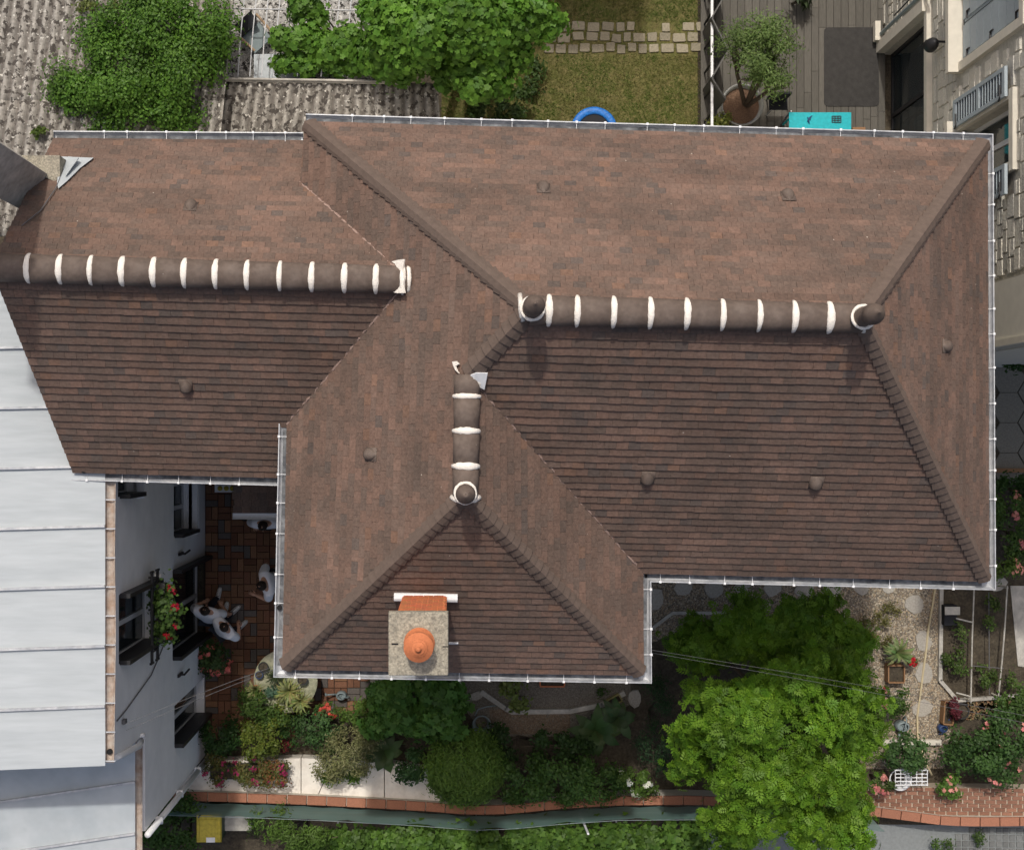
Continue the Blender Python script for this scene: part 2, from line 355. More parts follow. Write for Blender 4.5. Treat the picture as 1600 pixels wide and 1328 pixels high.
for nm, pl, poly, (ea, eb) in slopes:
    n = pl[1]; u = (eb - ea); u.z = 0; u.normalize(); u = (u - n * u.dot(n)).normalized(); v = n.cross(u)
    if v.z < 0: u = -u; v = n.cross(u)
    o = ea
    deck = MB(); pts = poly
    if Vector.cross(pts[1] - pts[0], pts[2] - pts[1]).dot(n) < 0 and nm not in ('W',): pts = pts[::-1]
    deck.slab([p - n * 0.012 for p in pts], n, 0.07)
    parts[nm] = obj('roof_slope', deck, M['deckwood'], house)
    q = [((p - o).dot(u), (p - o).dot(v)) for p in poly]
    umin, umax = min(a for a, _ in q), max(a for a, _ in q); vmax = max(b for _, b in q); vmin = min(b for _, b in q)
    rows = int((vmax - vmin) / GA) + 2
    for k in range(-1, rows):
        rj = U(-0.006, 0.006); off = (k % 2) * TW / 2 + U(-0.012, 0.012)
        ph = U(0, 6.28)
        for j in range(int((umax - umin) / TW) + 3):
            ua = umin + (j - 1) * TW + off; ub = ua + TW - U(0.001, 0.003)
            va = vmin + k * GA + rj + 0.005 * math.sin(ua * 1.3 + ph) + U(-0.0035, 0.0035); vb = va + GA * 1.14
            if k == 0 or va < vmin: va = max(va, vmin - 0.0)
            cp = clip_rect(q, ua, ub, va, vb)
            if not cp: continue
            lift = 0.021 + U(-0.002, 0.003); tl = U(-0.0016, 0.0016); cu = (ua + ub) / 2
            top = []
            for (a, b) in cp:
                t = (b - va) / (vb - va); h = 0.003 + lift * (1 - t) + tl * (a - cu) / TW * 2
                top.append(o + u * a + v * b + n * h)
            m = len(top)
            low = [p - n * TT for p in top]
            cc = o + u * cu + v * (va + GA / 2)
            fs = [tuple(range(m))] + [((i + 1) % m, i, m + i, m + (i + 1) % m) for i in range(m)]
            a2 = sum(cp[i][0] * cp[(i + 1) % m][1] - cp[(i + 1) % m][0] * cp[i][1] for i in range(m)) / 2
            if a2 < 0: fs = [tuple(reversed(f)) for f in fs]
            kk = F / (H - cc.z); view = (Vector((0, 0, H)) - cc).normalized()
            proj = abs(a2) * abs(n.dot(view)) * kk * kk
            pool.append((proj, nm, top + low, fs, tile_colour(cu * 0.75, k * 0.42, len(parts) * 7.7)))
pool.sort(key=lambda r: -r[0])
rest = {k: MB() for k in parts}
for i, (pr, nm, vs, fs, c) in enumerate(pool):
    if i < 300:
        b = MB(); b.add(vs, fs, c); obj('tile', b, M['tile'], parts[nm])
    else: rest[nm].add(vs, fs, c)
for nm, b in rest.items(): obj('tile_courses', b, M['tile'], parts[nm], kind='stuff')
print('tiles', len(pool))

# walls under the eaves
wallz = ZE - 0.12
def inset_wall(name, poly, z1):
    b = MB(); b.prism(ccw([(p[0], p[1]) for p in poly]), 0.0, z1); return obj(name, b, M['house_wall'], house)
def inset(pts, d):
    pts = ccw([(p.x, p.y) for p in pts]); out = []
    for i in range(len(pts)):
        a, b, c = Vector(pts[i - 1]), Vector(pts[i]), Vector(pts[(i + 1) % len(pts)])
        e1 = (b - a).normalized(); e2 = (c - b).normalized(); n1 = Vector((-e1.y, e1.x)); n2 = Vector((-e2.y, e2.x))
        k = d / (1 + n1.dot(n2)); out.append(b + (n1 + n2) * k)
    return out
inset_wall('wall', inset([cA, cB, cC, cD, cE, cF], 0.24), wallz)
wl_pts = [Vector((lsL.x + 0.03, lsL.y + 0.22, 0)), Vector((cF.x + 0.2, lsR.y + 0.22, 0)), Vector((cA.x + 0.2, lnR.y - 0.22, 0)), Vector((lnL.x + 0.03, lnL.y - 0.22, 0))]
inset_wall('wall', wl_pts, lsL.z - 0.14)
gb = MB()   # gable under the left verge
ap = Vector((lL.x + 0.75, lL.y, lL.z - 0.1))

# ridge tiles with mortar joints
def frame_for(d):
    d = d.normalized(); s = d.cross(Vector((0, 0, 1))).normalized(); return d, s, s.cross(d)
def half_tile(b, a, c, r0, r1, lift=0.0, n=12, th=0.02):
    d, s, w = frame_for(c - a)
    vs = []; ang = [math.radians(-8 + 196 * k / n) for k in range(n + 1)]
    for p, r in ((a, r0), (c, r1)):
        for rr in (r, r - th):
            for q in ang: vs.append(p + s * math.cos(q) * rr + w * (math.sin(q) * rr * 0.86 + lift))
    N1 = n + 1; fs = []
    for k in range(n):
        fs.append((k, k + 1, 2 * N1 + k + 1, 2 * N1 + k)); fs.append((N1 + k + 1, N1 + k, 3 * N1 + k, 3 * N1 + k + 1))
        fs.append((k + 1, k, N1 + k, N1 + k + 1)); fs.append((2 * N1 + k, 2 * N1 + k + 1, 3 * N1 + k + 1, 3 * N1 + k))
    b.add(vs, fs); return b
def band(b, p, d, r, wdt=0.04, n=14, a0=-6, a1=186, thick=0.012):
    d, s, w = frame_for(d); pts = []; rs = []
    jag = [U(0.88, 1.12) for _ in range(n + 1)]
    prof = [(-wdt, -0.01), (-wdt * 0.8, thick * 0.8), (0, thick), (wdt * 0.8, thick * 0.7), (wdt, -0.01)]
    vs = []
    for k in range(n + 1):
        q = math.radians(a0 + (a1 - a0) * k / n); e = s * math.cos(q) + w * math.sin(q) * 0.86
        tape = 0.3 + 0.85 * math.sin(math.pi * k / n) ** 0.8
        for (x, h) in prof: vs.append(p + d * x * jag[k] * tape + e * (r + h * jag[-1 - k]))
    m = len(prof); fs = [(k * m + i, k * m + i + 1, (k + 1) * m + i + 1, (k + 1) * m + i) for k in range(n) for i in range(m - 1)]
    fs += [tuple(range(m - 1, -1, -1)), tuple(range(n * m, n * m + m))]
    b.add(vs, fs); return b
def ridge(a, c, joints, r=0.168):
    """joints: list of parameters 0..1 along the ridge where white joints sit"""
    ts = [0.0] + joints + [1.0]; d = c - a
    for i in range(len(ts) - 1):
        p, q = a + d * ts[i], a + d * ts[i + 1]; p = p + Vector((0, 0, -0.045)); q = q + Vector((0, 0, -0.045))
        b = MB(); half_tile(b, p, q, r + U(-0.004, 0.004), r * 0.95 + U(-0.004, 0.004)); t = obj('ridge_tile', b, M['ridge'], house, smooth=True)
        if i < len(ts) - 2:
            j = MB(); band(j, q, d, r + 0.002, U(0.028, 0.038)); obj('mortar_joint', j, M['mortar'], t, smooth=True)
def par(a, c, pxs, axis=0):
    """parameters of joints seen at given photograph pixels along a ridge"""
    out = []
    for v in pxs:
        best = min((abs(px_of(a + (c - a) * (k / 2000))[axis] - v), k / 2000) for k in range(2001))
        out.append(best[1])
    return out
ridge(rW, rE, par(rW, rE, [858, 902, 959, 1016, 1073, 1129, 1186, 1241, 1296]))
ridge(lL, lR, par(lL, lR, [45, 95, 143, 192, 241, 289, 338, 387, 438, 488, 539, 588, 630]), 0.172)
ridge(pQ, wS, par(pQ, wS, [620, 674, 729], 1), 0.155)

# hips: V shaped overlapping tiles
def hip(lo, hi, pa, pb, wid=0.14, wb_=None, step=0.125, start=0.05, stop=0.12, col=M['ridge']):
    d = hi - lo; L = d.length; d.normalize(); na, nb = pa[1], pb[1]; wb_ = wb_ or wid
    wa = na.cross(d); wa = wa if wa.z < 0 else -wa; wb = nb.cross(d); wb = wb if wb.z < 0 else -wb
    up = (na + nb).normalized(); s = start
    while s < L - stop:
        ln = step * 1.5; vs = []; j = U(-0.004, 0.004)
        for t, h, wf in ((s, 0.056 + j, 1.0), (s + ln, 0.030, 0.7)):
            p = lo + d * t
            for dz in (0.0, -0.016):
                vs += [p + wa * (wid * wf + j) + na * (h * 0.78 + dz), p + wa * 0.045 + na * (h + 0.004 + dz), p + up * (h + 0.012 + dz), p + wb * 0.045 + nb * (h + 0.004 + dz), p + wb * (wb_ * wf + j) + nb * (h * 0.78 + dz)]
        fs = []
        for i in range(4): fs += [(i, i + 1, 11 + i, 10 + i), (i + 1, i, 5 + i, 6 + i), (5 + i, 15 + i, 16 + i, 6 + i)]
        fs += [(0, 10, 15, 5), (4, 9, 19, 14)]
        b = MB(); b.add(vs, fs); obj('hip_tile', b, col, house)
        s += step
M['hip'] = mat('brown_hip_clay', (0.122, 0.090, 0.073), 0.78, var=0.14, scale=4, bump=0.12)
hip(cA, rW, plN, plW, 0.13, 0.10, col=M['hip']); hip(cB, rE, plN, plE, 0.13, 0.10, col=M['hip']); hip(cC, rE, plS, plE, 0.12, 0.075, col=M['hip'])
hip(pQ, rW, plS, plW, 0.13, 0.12, 0.125, 0.02, 0.1, col=M['hip']); hip(cF, wS, plH, plW, 0.10, 0.12, col=M['hip']); hip(cE, wS, plH, plV, 0.11, 0.10, col=M['hip'])

# finials
def finial(base, hgt=0.62, r=0.105, lean=(0, 0)):
    prof = [(r * 1.1, 0), (r * 1.1, 0.03), (r * 0.98, 0.07), (r * 0.9, 0.14), (r * 0.62, 0.20), (r * 0.62, 0.235), (r * 1.02, 0.262), (r * 1.05, 0.28), (r * 0.9, 0.30), (r * 1.0, 0.33), (r * 1.12, 0.39), (r * 1.05, 0.45), (r * 0.75, 0.52), (r * 0.35, 0.57), (r * 0.14, 0.60), (0.004, hgt)]
    b = MB(); b.lathe(prof, base, 24); f = obj('finial', b, M['ridge'], house, smooth=True)
    c = MB(); n = 22
    pts = [Vector(base) + Vector((math.cos(2 * math.pi * k / n) * r * 1.18, math.sin(2 * math.pi * k / n) * r * 1.18, 0.055 + U(-0.006, 0.006))) for k in range(n + 1)]
    c.tube(pts, [0.018 * U(0.8, 1.25) for _ in pts], 8, cap=False); obj('mortar_collar', c, M['mortar'], f, smooth=True)
    return f
fW = finial(rW + Vector((0.02, 0, 0.07))); fE = finial(rE + Vector((-0.03, 0, 0.07))); fS = finial(wS + Vector((0, 0.03, 0.04)), 0.58, 0.10)
def smear(pts, r, parent=house, name='mortar_seal', flat=0.6):
    b = MB(); b.tube(pts, [r * U(0.75, 1.2) for _ in pts], 8); return obj(name, b, M['mortar'], parent, smooth=True)
n0 = Vector((0, 0, 0.06))
smear([ray(812, 462, plN) + n0, ray(813, 474, plN) + n0 * 1.4, rW + Vector((-0.11, 0, 0.12)), ray(815, 494, plW) + n0, ray(817, 502, plS) + n0], 0.028)
smear([rE + Vector((0.02, 0.10, 0.08)), rE + Vector((0.05, 0.05, 0.12)), rE + Vector((0.06, -0.02, 0.12)), ray(1347, 511, plS) + n0, ray(1346, 519, plS) + n0], 0.027)
smear([ray(706, 776, plW) + n0 * 0.9, ray(714, 782, plW) + n0 * 1.1, wS + Vector((0, -0.06, 0.03)), ray(741, 782, plV) + n0, ray(749, 776, plV) + n0], 0.03)
def patch(px, pl, lift, th=0.02):
    b = MB(); pts = [ray(x + U(-1, 1), y + U(-1, 1), pl) + pl[1] * lift for x, y in px]
    if (pts[1] - pts[0]).cross(pts[2] - pts[1]).dot(pl[1]) < 0: pts = pts[::-1]
    b.slab(pts, pl[1], th); return obj('mortar_seal', b, M['mortar'], house)
patch([(624, 411), (634, 408), (643, 407), (642, 420), (644, 436), (642, 448), (644, 459), (633, 461), (624, 459), (621, 455), (631, 449), (636, 438), (635, 424), (630, 415)], plW, 0.13)
smear([lR + Vector((-0.03, 0.17, -0.1)), lR + Vector((-0.01, 0.12, 0.04)), lR + Vector((0.0, 0.0, 0.10)), lR + Vector((-0.01, -0.12, 0.04)), lR + Vector((-0.03, -0.17, -0.1))], 0.03)
patch([(711, 566), (718, 564), (722, 569), (717, 573), (720, 580), (722, 585), (716, 578), (713, 573)], plW, 0.06)
patch([(733, 585), (741, 583), (744, 588), (752, 592), (750, 598), (742, 594), (736, 591)], plS, 0.085)
b = MB(); q = [ray(728, 584, plS), ray(744, 576, plS), ray(762, 578, plS), ray(757, 602, plS), ray(748, 599, plS), ray(736, 592, plS)]
b.slab([p + plS[1] * (0.06 + 0.02 * (i % 2)) for i, p in enumerate(q)], plS[1], 0.012); obj('valley_flashing', b, M['whitemetal'], house)
# mortar fillets along the three valleys
for a, c, pl in ((lR, vS, plW), (lR, vN, plW), (pQ, cD, plV)):
    b = MB(); d = c - a; m = 40; pts = [a + d * (0.05 + 0.95 * k / m) + pl[1] * 0.012 + Vector((U(-0.01, 0.01), U(-0.01, 0.01), 0)) for k in range(m + 1)]
    b.tube(pts, [U(0.010, 0.024) for _ in pts], 6); obj('valley_joint', b, mat('pinkish_mortar', (0.30, 0.21, 0.175), 0.9, var=0.3, scale=20), house)

M['guttershade'] = mat('gutter_shade', (0.075, 0.08, 0.088), 0.8, var=0.4, scale=5, base2=(0.2, 0.21, 0.22))
# gutters with brackets
def gutter(pts, r=0.068, brk=0.43, drop=0.055, name='gutter', m=None, closed_ends=True):
    pts = [Vector(p) for p in pts]; n = len(pts); prof = []
    k = 10
    outer = [(r * math.cos(math.pi + math.pi * i / k), r * math.sin(math.pi + math.pi * i / k)) for i in range(k + 1)]
    inner = [(x * 0.9, y * 0.9) for x, y in outer][::-1]
    prof = outer + [(r * 1.0, 0.006)] + [(r * 1.09, 0.012), (r * 1.09, -0.0), (r * 0.93, 0.008)] + inner + [(-r, 0.05), (-r * 1.02, 0.05)]
    prof = outer + [(r * 1.12, 0.004), (r * 1.12, 0.014), (r * 0.92, 0.014)] + inner
    b = MB(); m_ = len(prof); vs = []
    for i, p in enumerate(pts):
        d1 = (p - pts[i - 1]) if i > 0 else (pts[1] - p); d2 = (pts[i + 1] - p) if i < n - 1 else (p - pts[i - 1])
        d1.z = d2.z = 0; d1.normalize(); d2.normalize(); n1 = Vector((d1.y, -d1.x, 0)); n2 = Vector((d2.y, -d2.x, 0))
        nn = (n1 + n2) / (1 + n1.dot(n2))
        for x, y in prof: vs.append(p + nn * (r * 0.62 + x) + Vector((0, 0, y - drop)))
    fs = [(i * m_ + j, i * m_ + (j + 1) % m_, (i + 1) * m_ + (j + 1) % m_, (i + 1) * m_ + j) for i in range(n - 1) for j in range(m_)]
    fs += [tuple(range(0, k + 1)), tuple(range((n - 1) * m_ + k, (n - 1) * m_ - 1, -1))]
    b.add(vs, fs); g = obj(name, b, m or M['zinc'], house)
    for i in range(n - 1):      # dark strip that paints the shaded inside of the gutter
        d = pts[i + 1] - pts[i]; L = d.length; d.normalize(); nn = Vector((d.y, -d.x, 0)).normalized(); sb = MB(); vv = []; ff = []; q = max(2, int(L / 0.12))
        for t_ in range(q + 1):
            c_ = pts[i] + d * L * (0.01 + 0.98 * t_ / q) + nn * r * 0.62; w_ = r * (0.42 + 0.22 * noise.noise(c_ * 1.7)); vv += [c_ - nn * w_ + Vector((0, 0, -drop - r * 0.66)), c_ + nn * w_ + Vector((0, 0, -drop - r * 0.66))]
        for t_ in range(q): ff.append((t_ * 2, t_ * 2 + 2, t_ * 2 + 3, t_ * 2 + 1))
        sb.add(vv, ff); obj('gutter_shade', sb, M['guttershade'], g)
    for i in range(n - 1):
        d = pts[i + 1] - pts[i]; L = d.length; d.normalize(); nn = Vector((d.y, -d.x, 0)).normalized(); c = int(L / brk)
        for q in range(c):
            p = pts[i] + d * (brk * (q + 0.5) + U(-0.07, 0.07)); bb = MB()
            bb.box(p + nn * (r * 1.66) + Vector((0, 0, -drop + 0.012)), (0.03, 0.03, 0.022), rot=math.atan2(d.y, d.x)); bb.box(p + nn * (r * 0.6) + Vector((0, 0, -drop + 0.004)), (0.006, r * 1.9, 0.004), rot=math.atan2(d.y, d.x))
            obj('bracket', bb, M['whitemetal'], g)
    return g
# run clockwise seen from above so that the outside lies on the right-hand... (left) of travel
main_run = [cA, cB, cC, cD, cE, cF, vS]
def off(p, dx, dy): return Vector((p.x + dx, p.y + dy, ZE))
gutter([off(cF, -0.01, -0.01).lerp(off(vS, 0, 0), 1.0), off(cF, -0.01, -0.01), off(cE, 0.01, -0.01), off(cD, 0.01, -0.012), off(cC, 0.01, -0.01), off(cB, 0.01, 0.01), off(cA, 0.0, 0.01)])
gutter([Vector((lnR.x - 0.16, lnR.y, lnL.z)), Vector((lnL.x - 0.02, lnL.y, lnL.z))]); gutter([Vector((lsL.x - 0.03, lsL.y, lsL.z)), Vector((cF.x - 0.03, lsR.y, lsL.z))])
# downpipe holes in the gutters
for px, py, z in ((437, 949, ZE - 0.09), (357 - 225, 736, 7.06)):
    b = MB(); b.lathe([(0.034, 0), (0.034, 0.03), (0.018, 0.03)], P(px, py, z), 14); obj('outlet', b, M['dark'], house)

# roof vents: hooded tiles
def vent(px, py, pl):
    p = ray(px, py, pl); n = pl[1]; dn = Vector((n.x, n.y, 0)).normalized(); side = Vector((-dn.y, dn.x, 0)); dn = (dn - n * dn.dot(n)).normalized()
    b = MB(); vs = []; N1 = 9
    for t, r in ((-0.10, 0.012), (-0.05, 0.055), (0.0, 0.075), (0.055, 0.078), (0.075, 0.074), (0.075, 0.060)):
        for k in range(N1):
            q = math.pi * k / (N1 - 1); vs.append(p + dn * t + side * math.cos(q) * r + n * (math.sin(q) * r * 0.95 + 0.018))
    fs = [(i * N1 + k, i * N1 + k + 1, (i + 1) * N1 + k + 1, (i + 1) * N1 + k) for i in range(5) for k in range(N1 - 1)]
    b.add(vs, fs); b.box(p + n * 0.022, (0.17, 0.20, 0.012), rot=Matrix((side, -dn, n)).transposed())
    v = obj('roof_vent', b, M['ridge'], house, smooth=True)
    g = MB(); g.add([p + dn * 0.06 + side * math.cos(math.pi * k / 8) * 0.06 + n * (math.sin(math.pi * k / 8) * 0.055 + 0.024) for k in range(9)], [tuple(range(9))]); obj('vent_opening', g, M['dark'], v)
for px, py, pl in ((298, 325, plLN), (291, 601, plLS), (582, 710, plW), (849, 297, plN), (1231, 309, plN), (1012, 744, plS), (1275, 752, plS), (1475, 541, plE)): vent(px, py, pl)

# chimney: bricks, cap slab, pot
zc = 10.95; k1 = 0.545
cx0, cx1, cy1, cy0 = -0.615, -0.10, -1.905, -2.46
b = MB(); b.box(((cx0 + cx1) / 2, (cy0 + cy1) / 2, (8.0 + zc - 0.1) / 2), (cx1 - cx0 - 0.02, cy1 - cy0 - 0.02, zc - 0.1 - 8.0))
ch = obj('chimney', b, mat('brick_mortar', (0.58, 0.47, 0.38), 0.95, var=0.1), house)
bh, bl, cour = 0.062, 0.125, 0
z = 8.35
while z < zc - 0.14:
    for side in range(4):
        L = (cx1 - cx0) if side in (0, 2) else (cy1 - cy0); s0 = (cour % 2) * bl / 2
        nb = int(L / bl) + 1
        for i in range(-1, nb + 1):
            a = max(i * bl + s0, 0); e = min(i * bl + s0 + bl - 0.014, L)
            if e - a < 0.02: continue
            mid = (a + e) / 2; c_ = (0.50 * U(0.85, 1.12), 0.155 * U(0.85, 1.15), 0.068)
            if side == 0: c = (cx0 + mid, cy1, z); sz = (e - a, 0.03, bh)
            elif side == 2: c = (cx0 + mid, cy0, z); sz = (e - a, 0.03, bh)
            elif side == 1: c = (cx1, cy0 + mid, z); sz = (0.03, e - a, bh)
            else: c = (cx0, cy0 + mid, z); sz = (0.03, e - a, bh)
            if cour % 1 == 0 and side == 0:
                bb = MB(); bb.box(c, sz, col=c_); obj('brick', bb, M['brickcol'], ch)
            else:
                rest.setdefault('chim', MB()).box(c, sz, col=c_)
    z += bh + 0.014; cour += 1
obj('brick_courses', rest['chim'], M['brickcol'], ch, kind='stuff')
bm_ = MB(); bm_.box(((-0.71 - 0.055) / 2, (-1.835 - 2.53) / 2, zc - 0.05), (0.655, 0.695, 0.11), taper=0.985)
cap = obj('chimney_cap', bm_, M['concrete'], ch)
md = cap.modifiers.new('bevel', 'BEVEL'); md.width = 0.012; md.segments = 2
pc = (-0.372, -2.17, zc)
b = MB(); b.lathe([(0.165, 0.0), (0.168, 0.03), (0.15, 0.06), (0.135, 0.10), (0.13, 0.26), (0.145, 0.29), (0.158, 0.31), (0.158, 0.345), (0.128, 0.37), (0.098, 0.395), (0.095, 0.405), (0.075, 0.42), (0.07, 0.43), (0.045, 0.445), (0.03, 0.46), (0.032, 0.475), (0.022, 0.495), (0.003, 0.505)], pc, 28)
obj('chimney_pot', b, M['terracotta'], ch, smooth=False)
fb = [ray(616, 922, plH), ray(715, 924, plH), ray(715, 935, plH), ray(616, 933, plH)]
b = MB(); b.tube([(fb[0] + fb[3]) / 2 + plH[1] * 0.05, (fb[1] + fb[2]) / 2 + plH[1] * 0.05], 0.055, 10); obj('chimney_flashing', b, M['whitemetal'], ch, smooth=False)
b = MB(); e0 = ray(684, 998, plH) + plH[1] * 0.06; e1 = ray(716, 999, plH) + plH[1] * 0.06; b.tube([e0, e1], 0.018, 8); obj('chimney_stay', b, M['zinc'], ch)
b = MB(); b.box(P(617, 1006, zc + 0.004), (0.075, 0.02, 0.006)); b.box(P(696, 1010, zc + 0.004), (0.06, 0.012, 0.006)); obj('crack', b, M['dark'], ch)
# ================================================================== white house on the left
XW = -4.72
def on_wall(px, X0):            # height on a vertical wall x = X0 seen at pixel column px
    return H - F * X0 / (px - NX)
def wall_holes(b, X0, th, y0, y1, z0, z1, holes):
    """wall x = X0 (outer face), thickness th away from the origin, with openings (ya, yb, za, zb)"""
    sg = 1 if X0 > 0 else -1
    ys = sorted({y0, y1, *[h[0] for h in holes], *[h[1] for h in holes]}); ys = [y for y in ys if y0 <= y <= y1]
    for i in range(len(ys) - 1):
        ya, yb = ys[i], ys[i + 1]; ym = (ya + yb) / 2
        cuts = sorted([(h[2], h[3]) for h in holes if h[0] < ym < h[1]]); z = z0
        for za, zb in cuts + [(z1, z1)]:
            if za > z + 1e-4: b.box((X0 + sg * th / 2, ym, (z + za) / 2), (th, yb - ya, za - z))
            z = max(z, zb)
    return b
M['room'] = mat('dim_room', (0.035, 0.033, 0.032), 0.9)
wh = thing('white_house', 'white rendered house with pale zinc roof and rusty gutter beside the courtyard', 'house', (-7.0, -1.5, 0))
holes = [(-3.14, -2.16, 4.3, 6.55), (-3.66, -2.17, 0.0, 2.95), (-0.78, -0.05, 5.45, 6.6), (-1.6, -0.72, 1.28, 2.85), (-5.16, -4.46, 0.1, 2.8)]
b = MB(); wall_holes(b, XW, 0.32, -4.45, 2.2, 0, 6.86, [h for h in holes if h[1] > -4.3]); wall_holes(b, XW, 0.32, -5.95, -4.4501, 0, 4.95, [(-5.16, -4.46, 0.1, 2.8)])
wmain = obj('wall', b, M['white_wall'], wh)
b = MB(); b.box((-7.6, -5.80, 2.4), (5.1, 0.3, 4.8)); b.box((-7.6, -4.28, 5.75), (5.1, 0.3, 2.2)); obj('wall', b, M['white_wall'], wh)
# cut the upper wall away over the low roof: the low part only reaches 5 m, so its top strip is a separate return
def wall_window(y0, y1, z0, z1, panes=2, depth=0.18, parent=wh, X0=XW, name='window', fm=None):
    sg = 1 if X0 > 0 else -1; x = X0 + sg * depth
    fb = MB(); w = 0.06
    for ya, yb in ((y0, y0 + w), (y1 - w, y1)): fb.box((x, (ya + yb) / 2, (z0 + z1) / 2), (0.06, w, z1 - z0))
    for za, zb in ((z0, z0 + w), (z1 - w, z1)): fb.box((x, (y0 + y1) / 2, (za + zb) / 2), (0.06, y1 - y0 - 2 * w, w))
    for i in range(1, panes):
        ym = lerp(y0, y1, i / panes); fb.box((x, ym, (z0 + z1) / 2), (0.055, 0.075, z1 - z0 - 2 * w))
    wdw = obj(name, fb, fm or M['frame'], parent)
    for i in range(panes):
        ya, yb = lerp(y0, y1, i / panes) + 0.05, lerp(y0, y1, (i + 1) / panes) - 0.05
        g = MB(); g.box((x + sg * 0.005, (ya + yb) / 2, (z0 + z1) / 2), (0.012, yb - ya, z1 - z0 - 2 * w)); obj('pane', g, M['glass'], wdw)
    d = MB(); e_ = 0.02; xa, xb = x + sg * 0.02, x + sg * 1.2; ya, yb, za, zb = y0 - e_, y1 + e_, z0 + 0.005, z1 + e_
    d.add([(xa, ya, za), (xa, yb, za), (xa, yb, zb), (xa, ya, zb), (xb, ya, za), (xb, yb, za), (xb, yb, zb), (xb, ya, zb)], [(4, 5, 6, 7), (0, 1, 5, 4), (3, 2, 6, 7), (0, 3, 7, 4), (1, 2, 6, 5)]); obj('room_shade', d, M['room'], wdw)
    return wdw
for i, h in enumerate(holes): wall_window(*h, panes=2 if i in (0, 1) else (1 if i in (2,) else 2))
for h in holes:
    s_ = MB()
    if h[2] > 0.3: s_.box((XW + 0.02, (h[0] + h[1]) / 2, h[2] - 0.03), (0.16, h[1] - h[0] + 0.14, 0.06)); obj('sill', s_, M['white_wall'], wh)
# dark leaves of the open door and shutters folded into the openings
for (ya, yb, za, zb) in ((-2.21, -2.16, 0.02, 2.93), (-3.67, -3.62, 0.02, 2.93), (-2.205, -2.155, 4.32, 6.5), (-3.15, -3.10, 4.32, 6.5), (-5.17, -5.12, 0.12, 2.78), (-0.80, -0.75, 5.5, 6.5), (-1.62, -1.57, 1.3, 2.8)):
    b = MB(); b.box((XW - 0.0, (ya + yb) / 2, (za + zb) / 2), (0.30, yb - ya + 0.012, zb - za)); obj('shutter', b, M['blackmetal'], wh)
# white louvred shutter by the small lower window
for k in range(8):
    b = MB(); b.box((XW + 0.06, -1.62 - 0.0 + 0.06 + 0.11 * k, 1.10), (0.09, 0.098, 0.12)); obj('ledge_tile', b, M['whitemetal'], wh)
# shutter stays
for y, z in ((-1.93, 2.35), (-4.0, 2.4)):
    b = MB(); b.tube([(XW, y, z), (XW + 0.09, y, z), (XW + 0.10, y + 0.03, z - 0.35)], 0.02, 6); b.box((XW + 0.02, y, z), (0.03, 0.05, 0.35)); obj('shutter_stay', b, M['blackmetal'], wh)
# railing that carries the flower boxes
b = MB()
for z in (5.1, 4.72): b.tube([(XW + 0.14, -1.98, z), (XW + 0.14, -3.36, z)], 0.024, 6); b.box((XW + 0.14, -1.98, z), (0.03, 0.03, 0.2)); b.box((XW + 0.14, -3.36, z), (0.03, 0.03, 0.2))
for y in (-2.1, -2.6, -3.2): b.box((XW + 0.07, y, 4.72), (0.14, 0.03, 0.03)); b.box((XW + 0.14, y, 4.9), (0.02, 0.02, 0.38))
obj('window_rail', b, M['blackmetal'], wh)
# zinc roofs: sheets, seams
def zinc_roof(y_cuts, x_eave, z_eave, x_back, rise, m, tilt=0.0, skew=0.012):
    for i in range(len(y_cuts) - 1):
        ya, yb = y_cuts[i], y_cuts[i + 1]; b = MB(); n = 9
        vs = []; fs = []
        for j in range(n + 1):
            t = j / n; x = lerp(x_eave, x_back, t)
            for y in (ya, lerp(ya, yb, .33), lerp(ya, yb, .67), yb):
                vs.append((x, y + skew * (x - x_eave) * 8, z_eave + rise * t + tilt * (y - y_cuts[0]) + (U(-0.006, 0.006) if ya < y < yb or yb < y < ya else 0)))
        for j in range(n):
            for k in range(3): fs.append((j * 4 + k, j * 4 + k + 1, j * 4 + 5 + k, j * 4 + 4 + k) if False else (j * 4 + 4 + k, j * 4 + 5 + k, j * 4 + k + 1, j * 4 + k))
        b.add(vs, fs); sh = obj('zinc_sheet', b, m, wh, smooth=True)
        s_ = MB(); e = [Vector((lerp(x_eave, x_back, t), yb + skew * (lerp(x_eave, x_back, t) - x_eave) * 8, z_eave + rise * t + tilt * (yb - y_cuts[0]) + 0.014)) for t in (0, 1)]
        d = (e[1] - e[0]); mid = (e[0] + e[1]) / 2; L = d.length; an = math.atan2(d.y, d.x)
        R = Matrix.Rotation(an, 3, 'Z') @ Matrix.Rotation(-math.asin(d.z / L), 3, 'Y')
        s_.box(mid, (L, 0.032, 0.07), rot=R); obj('seam', s_, M['zinc'], sh)
cuts = [-4.46 + 0.825 * i for i in range(9)]
zinc_roof(cuts, -4.80, 6.98, -10.5, 0.42, M['zincsheet'], skew=0.003)
zinc_roof([-5.95 - 0.6, -5.93, -5.15, -4.42], -4.83, 5.12, -10.5, 0.5, M['zinclow'], skew=0.016)
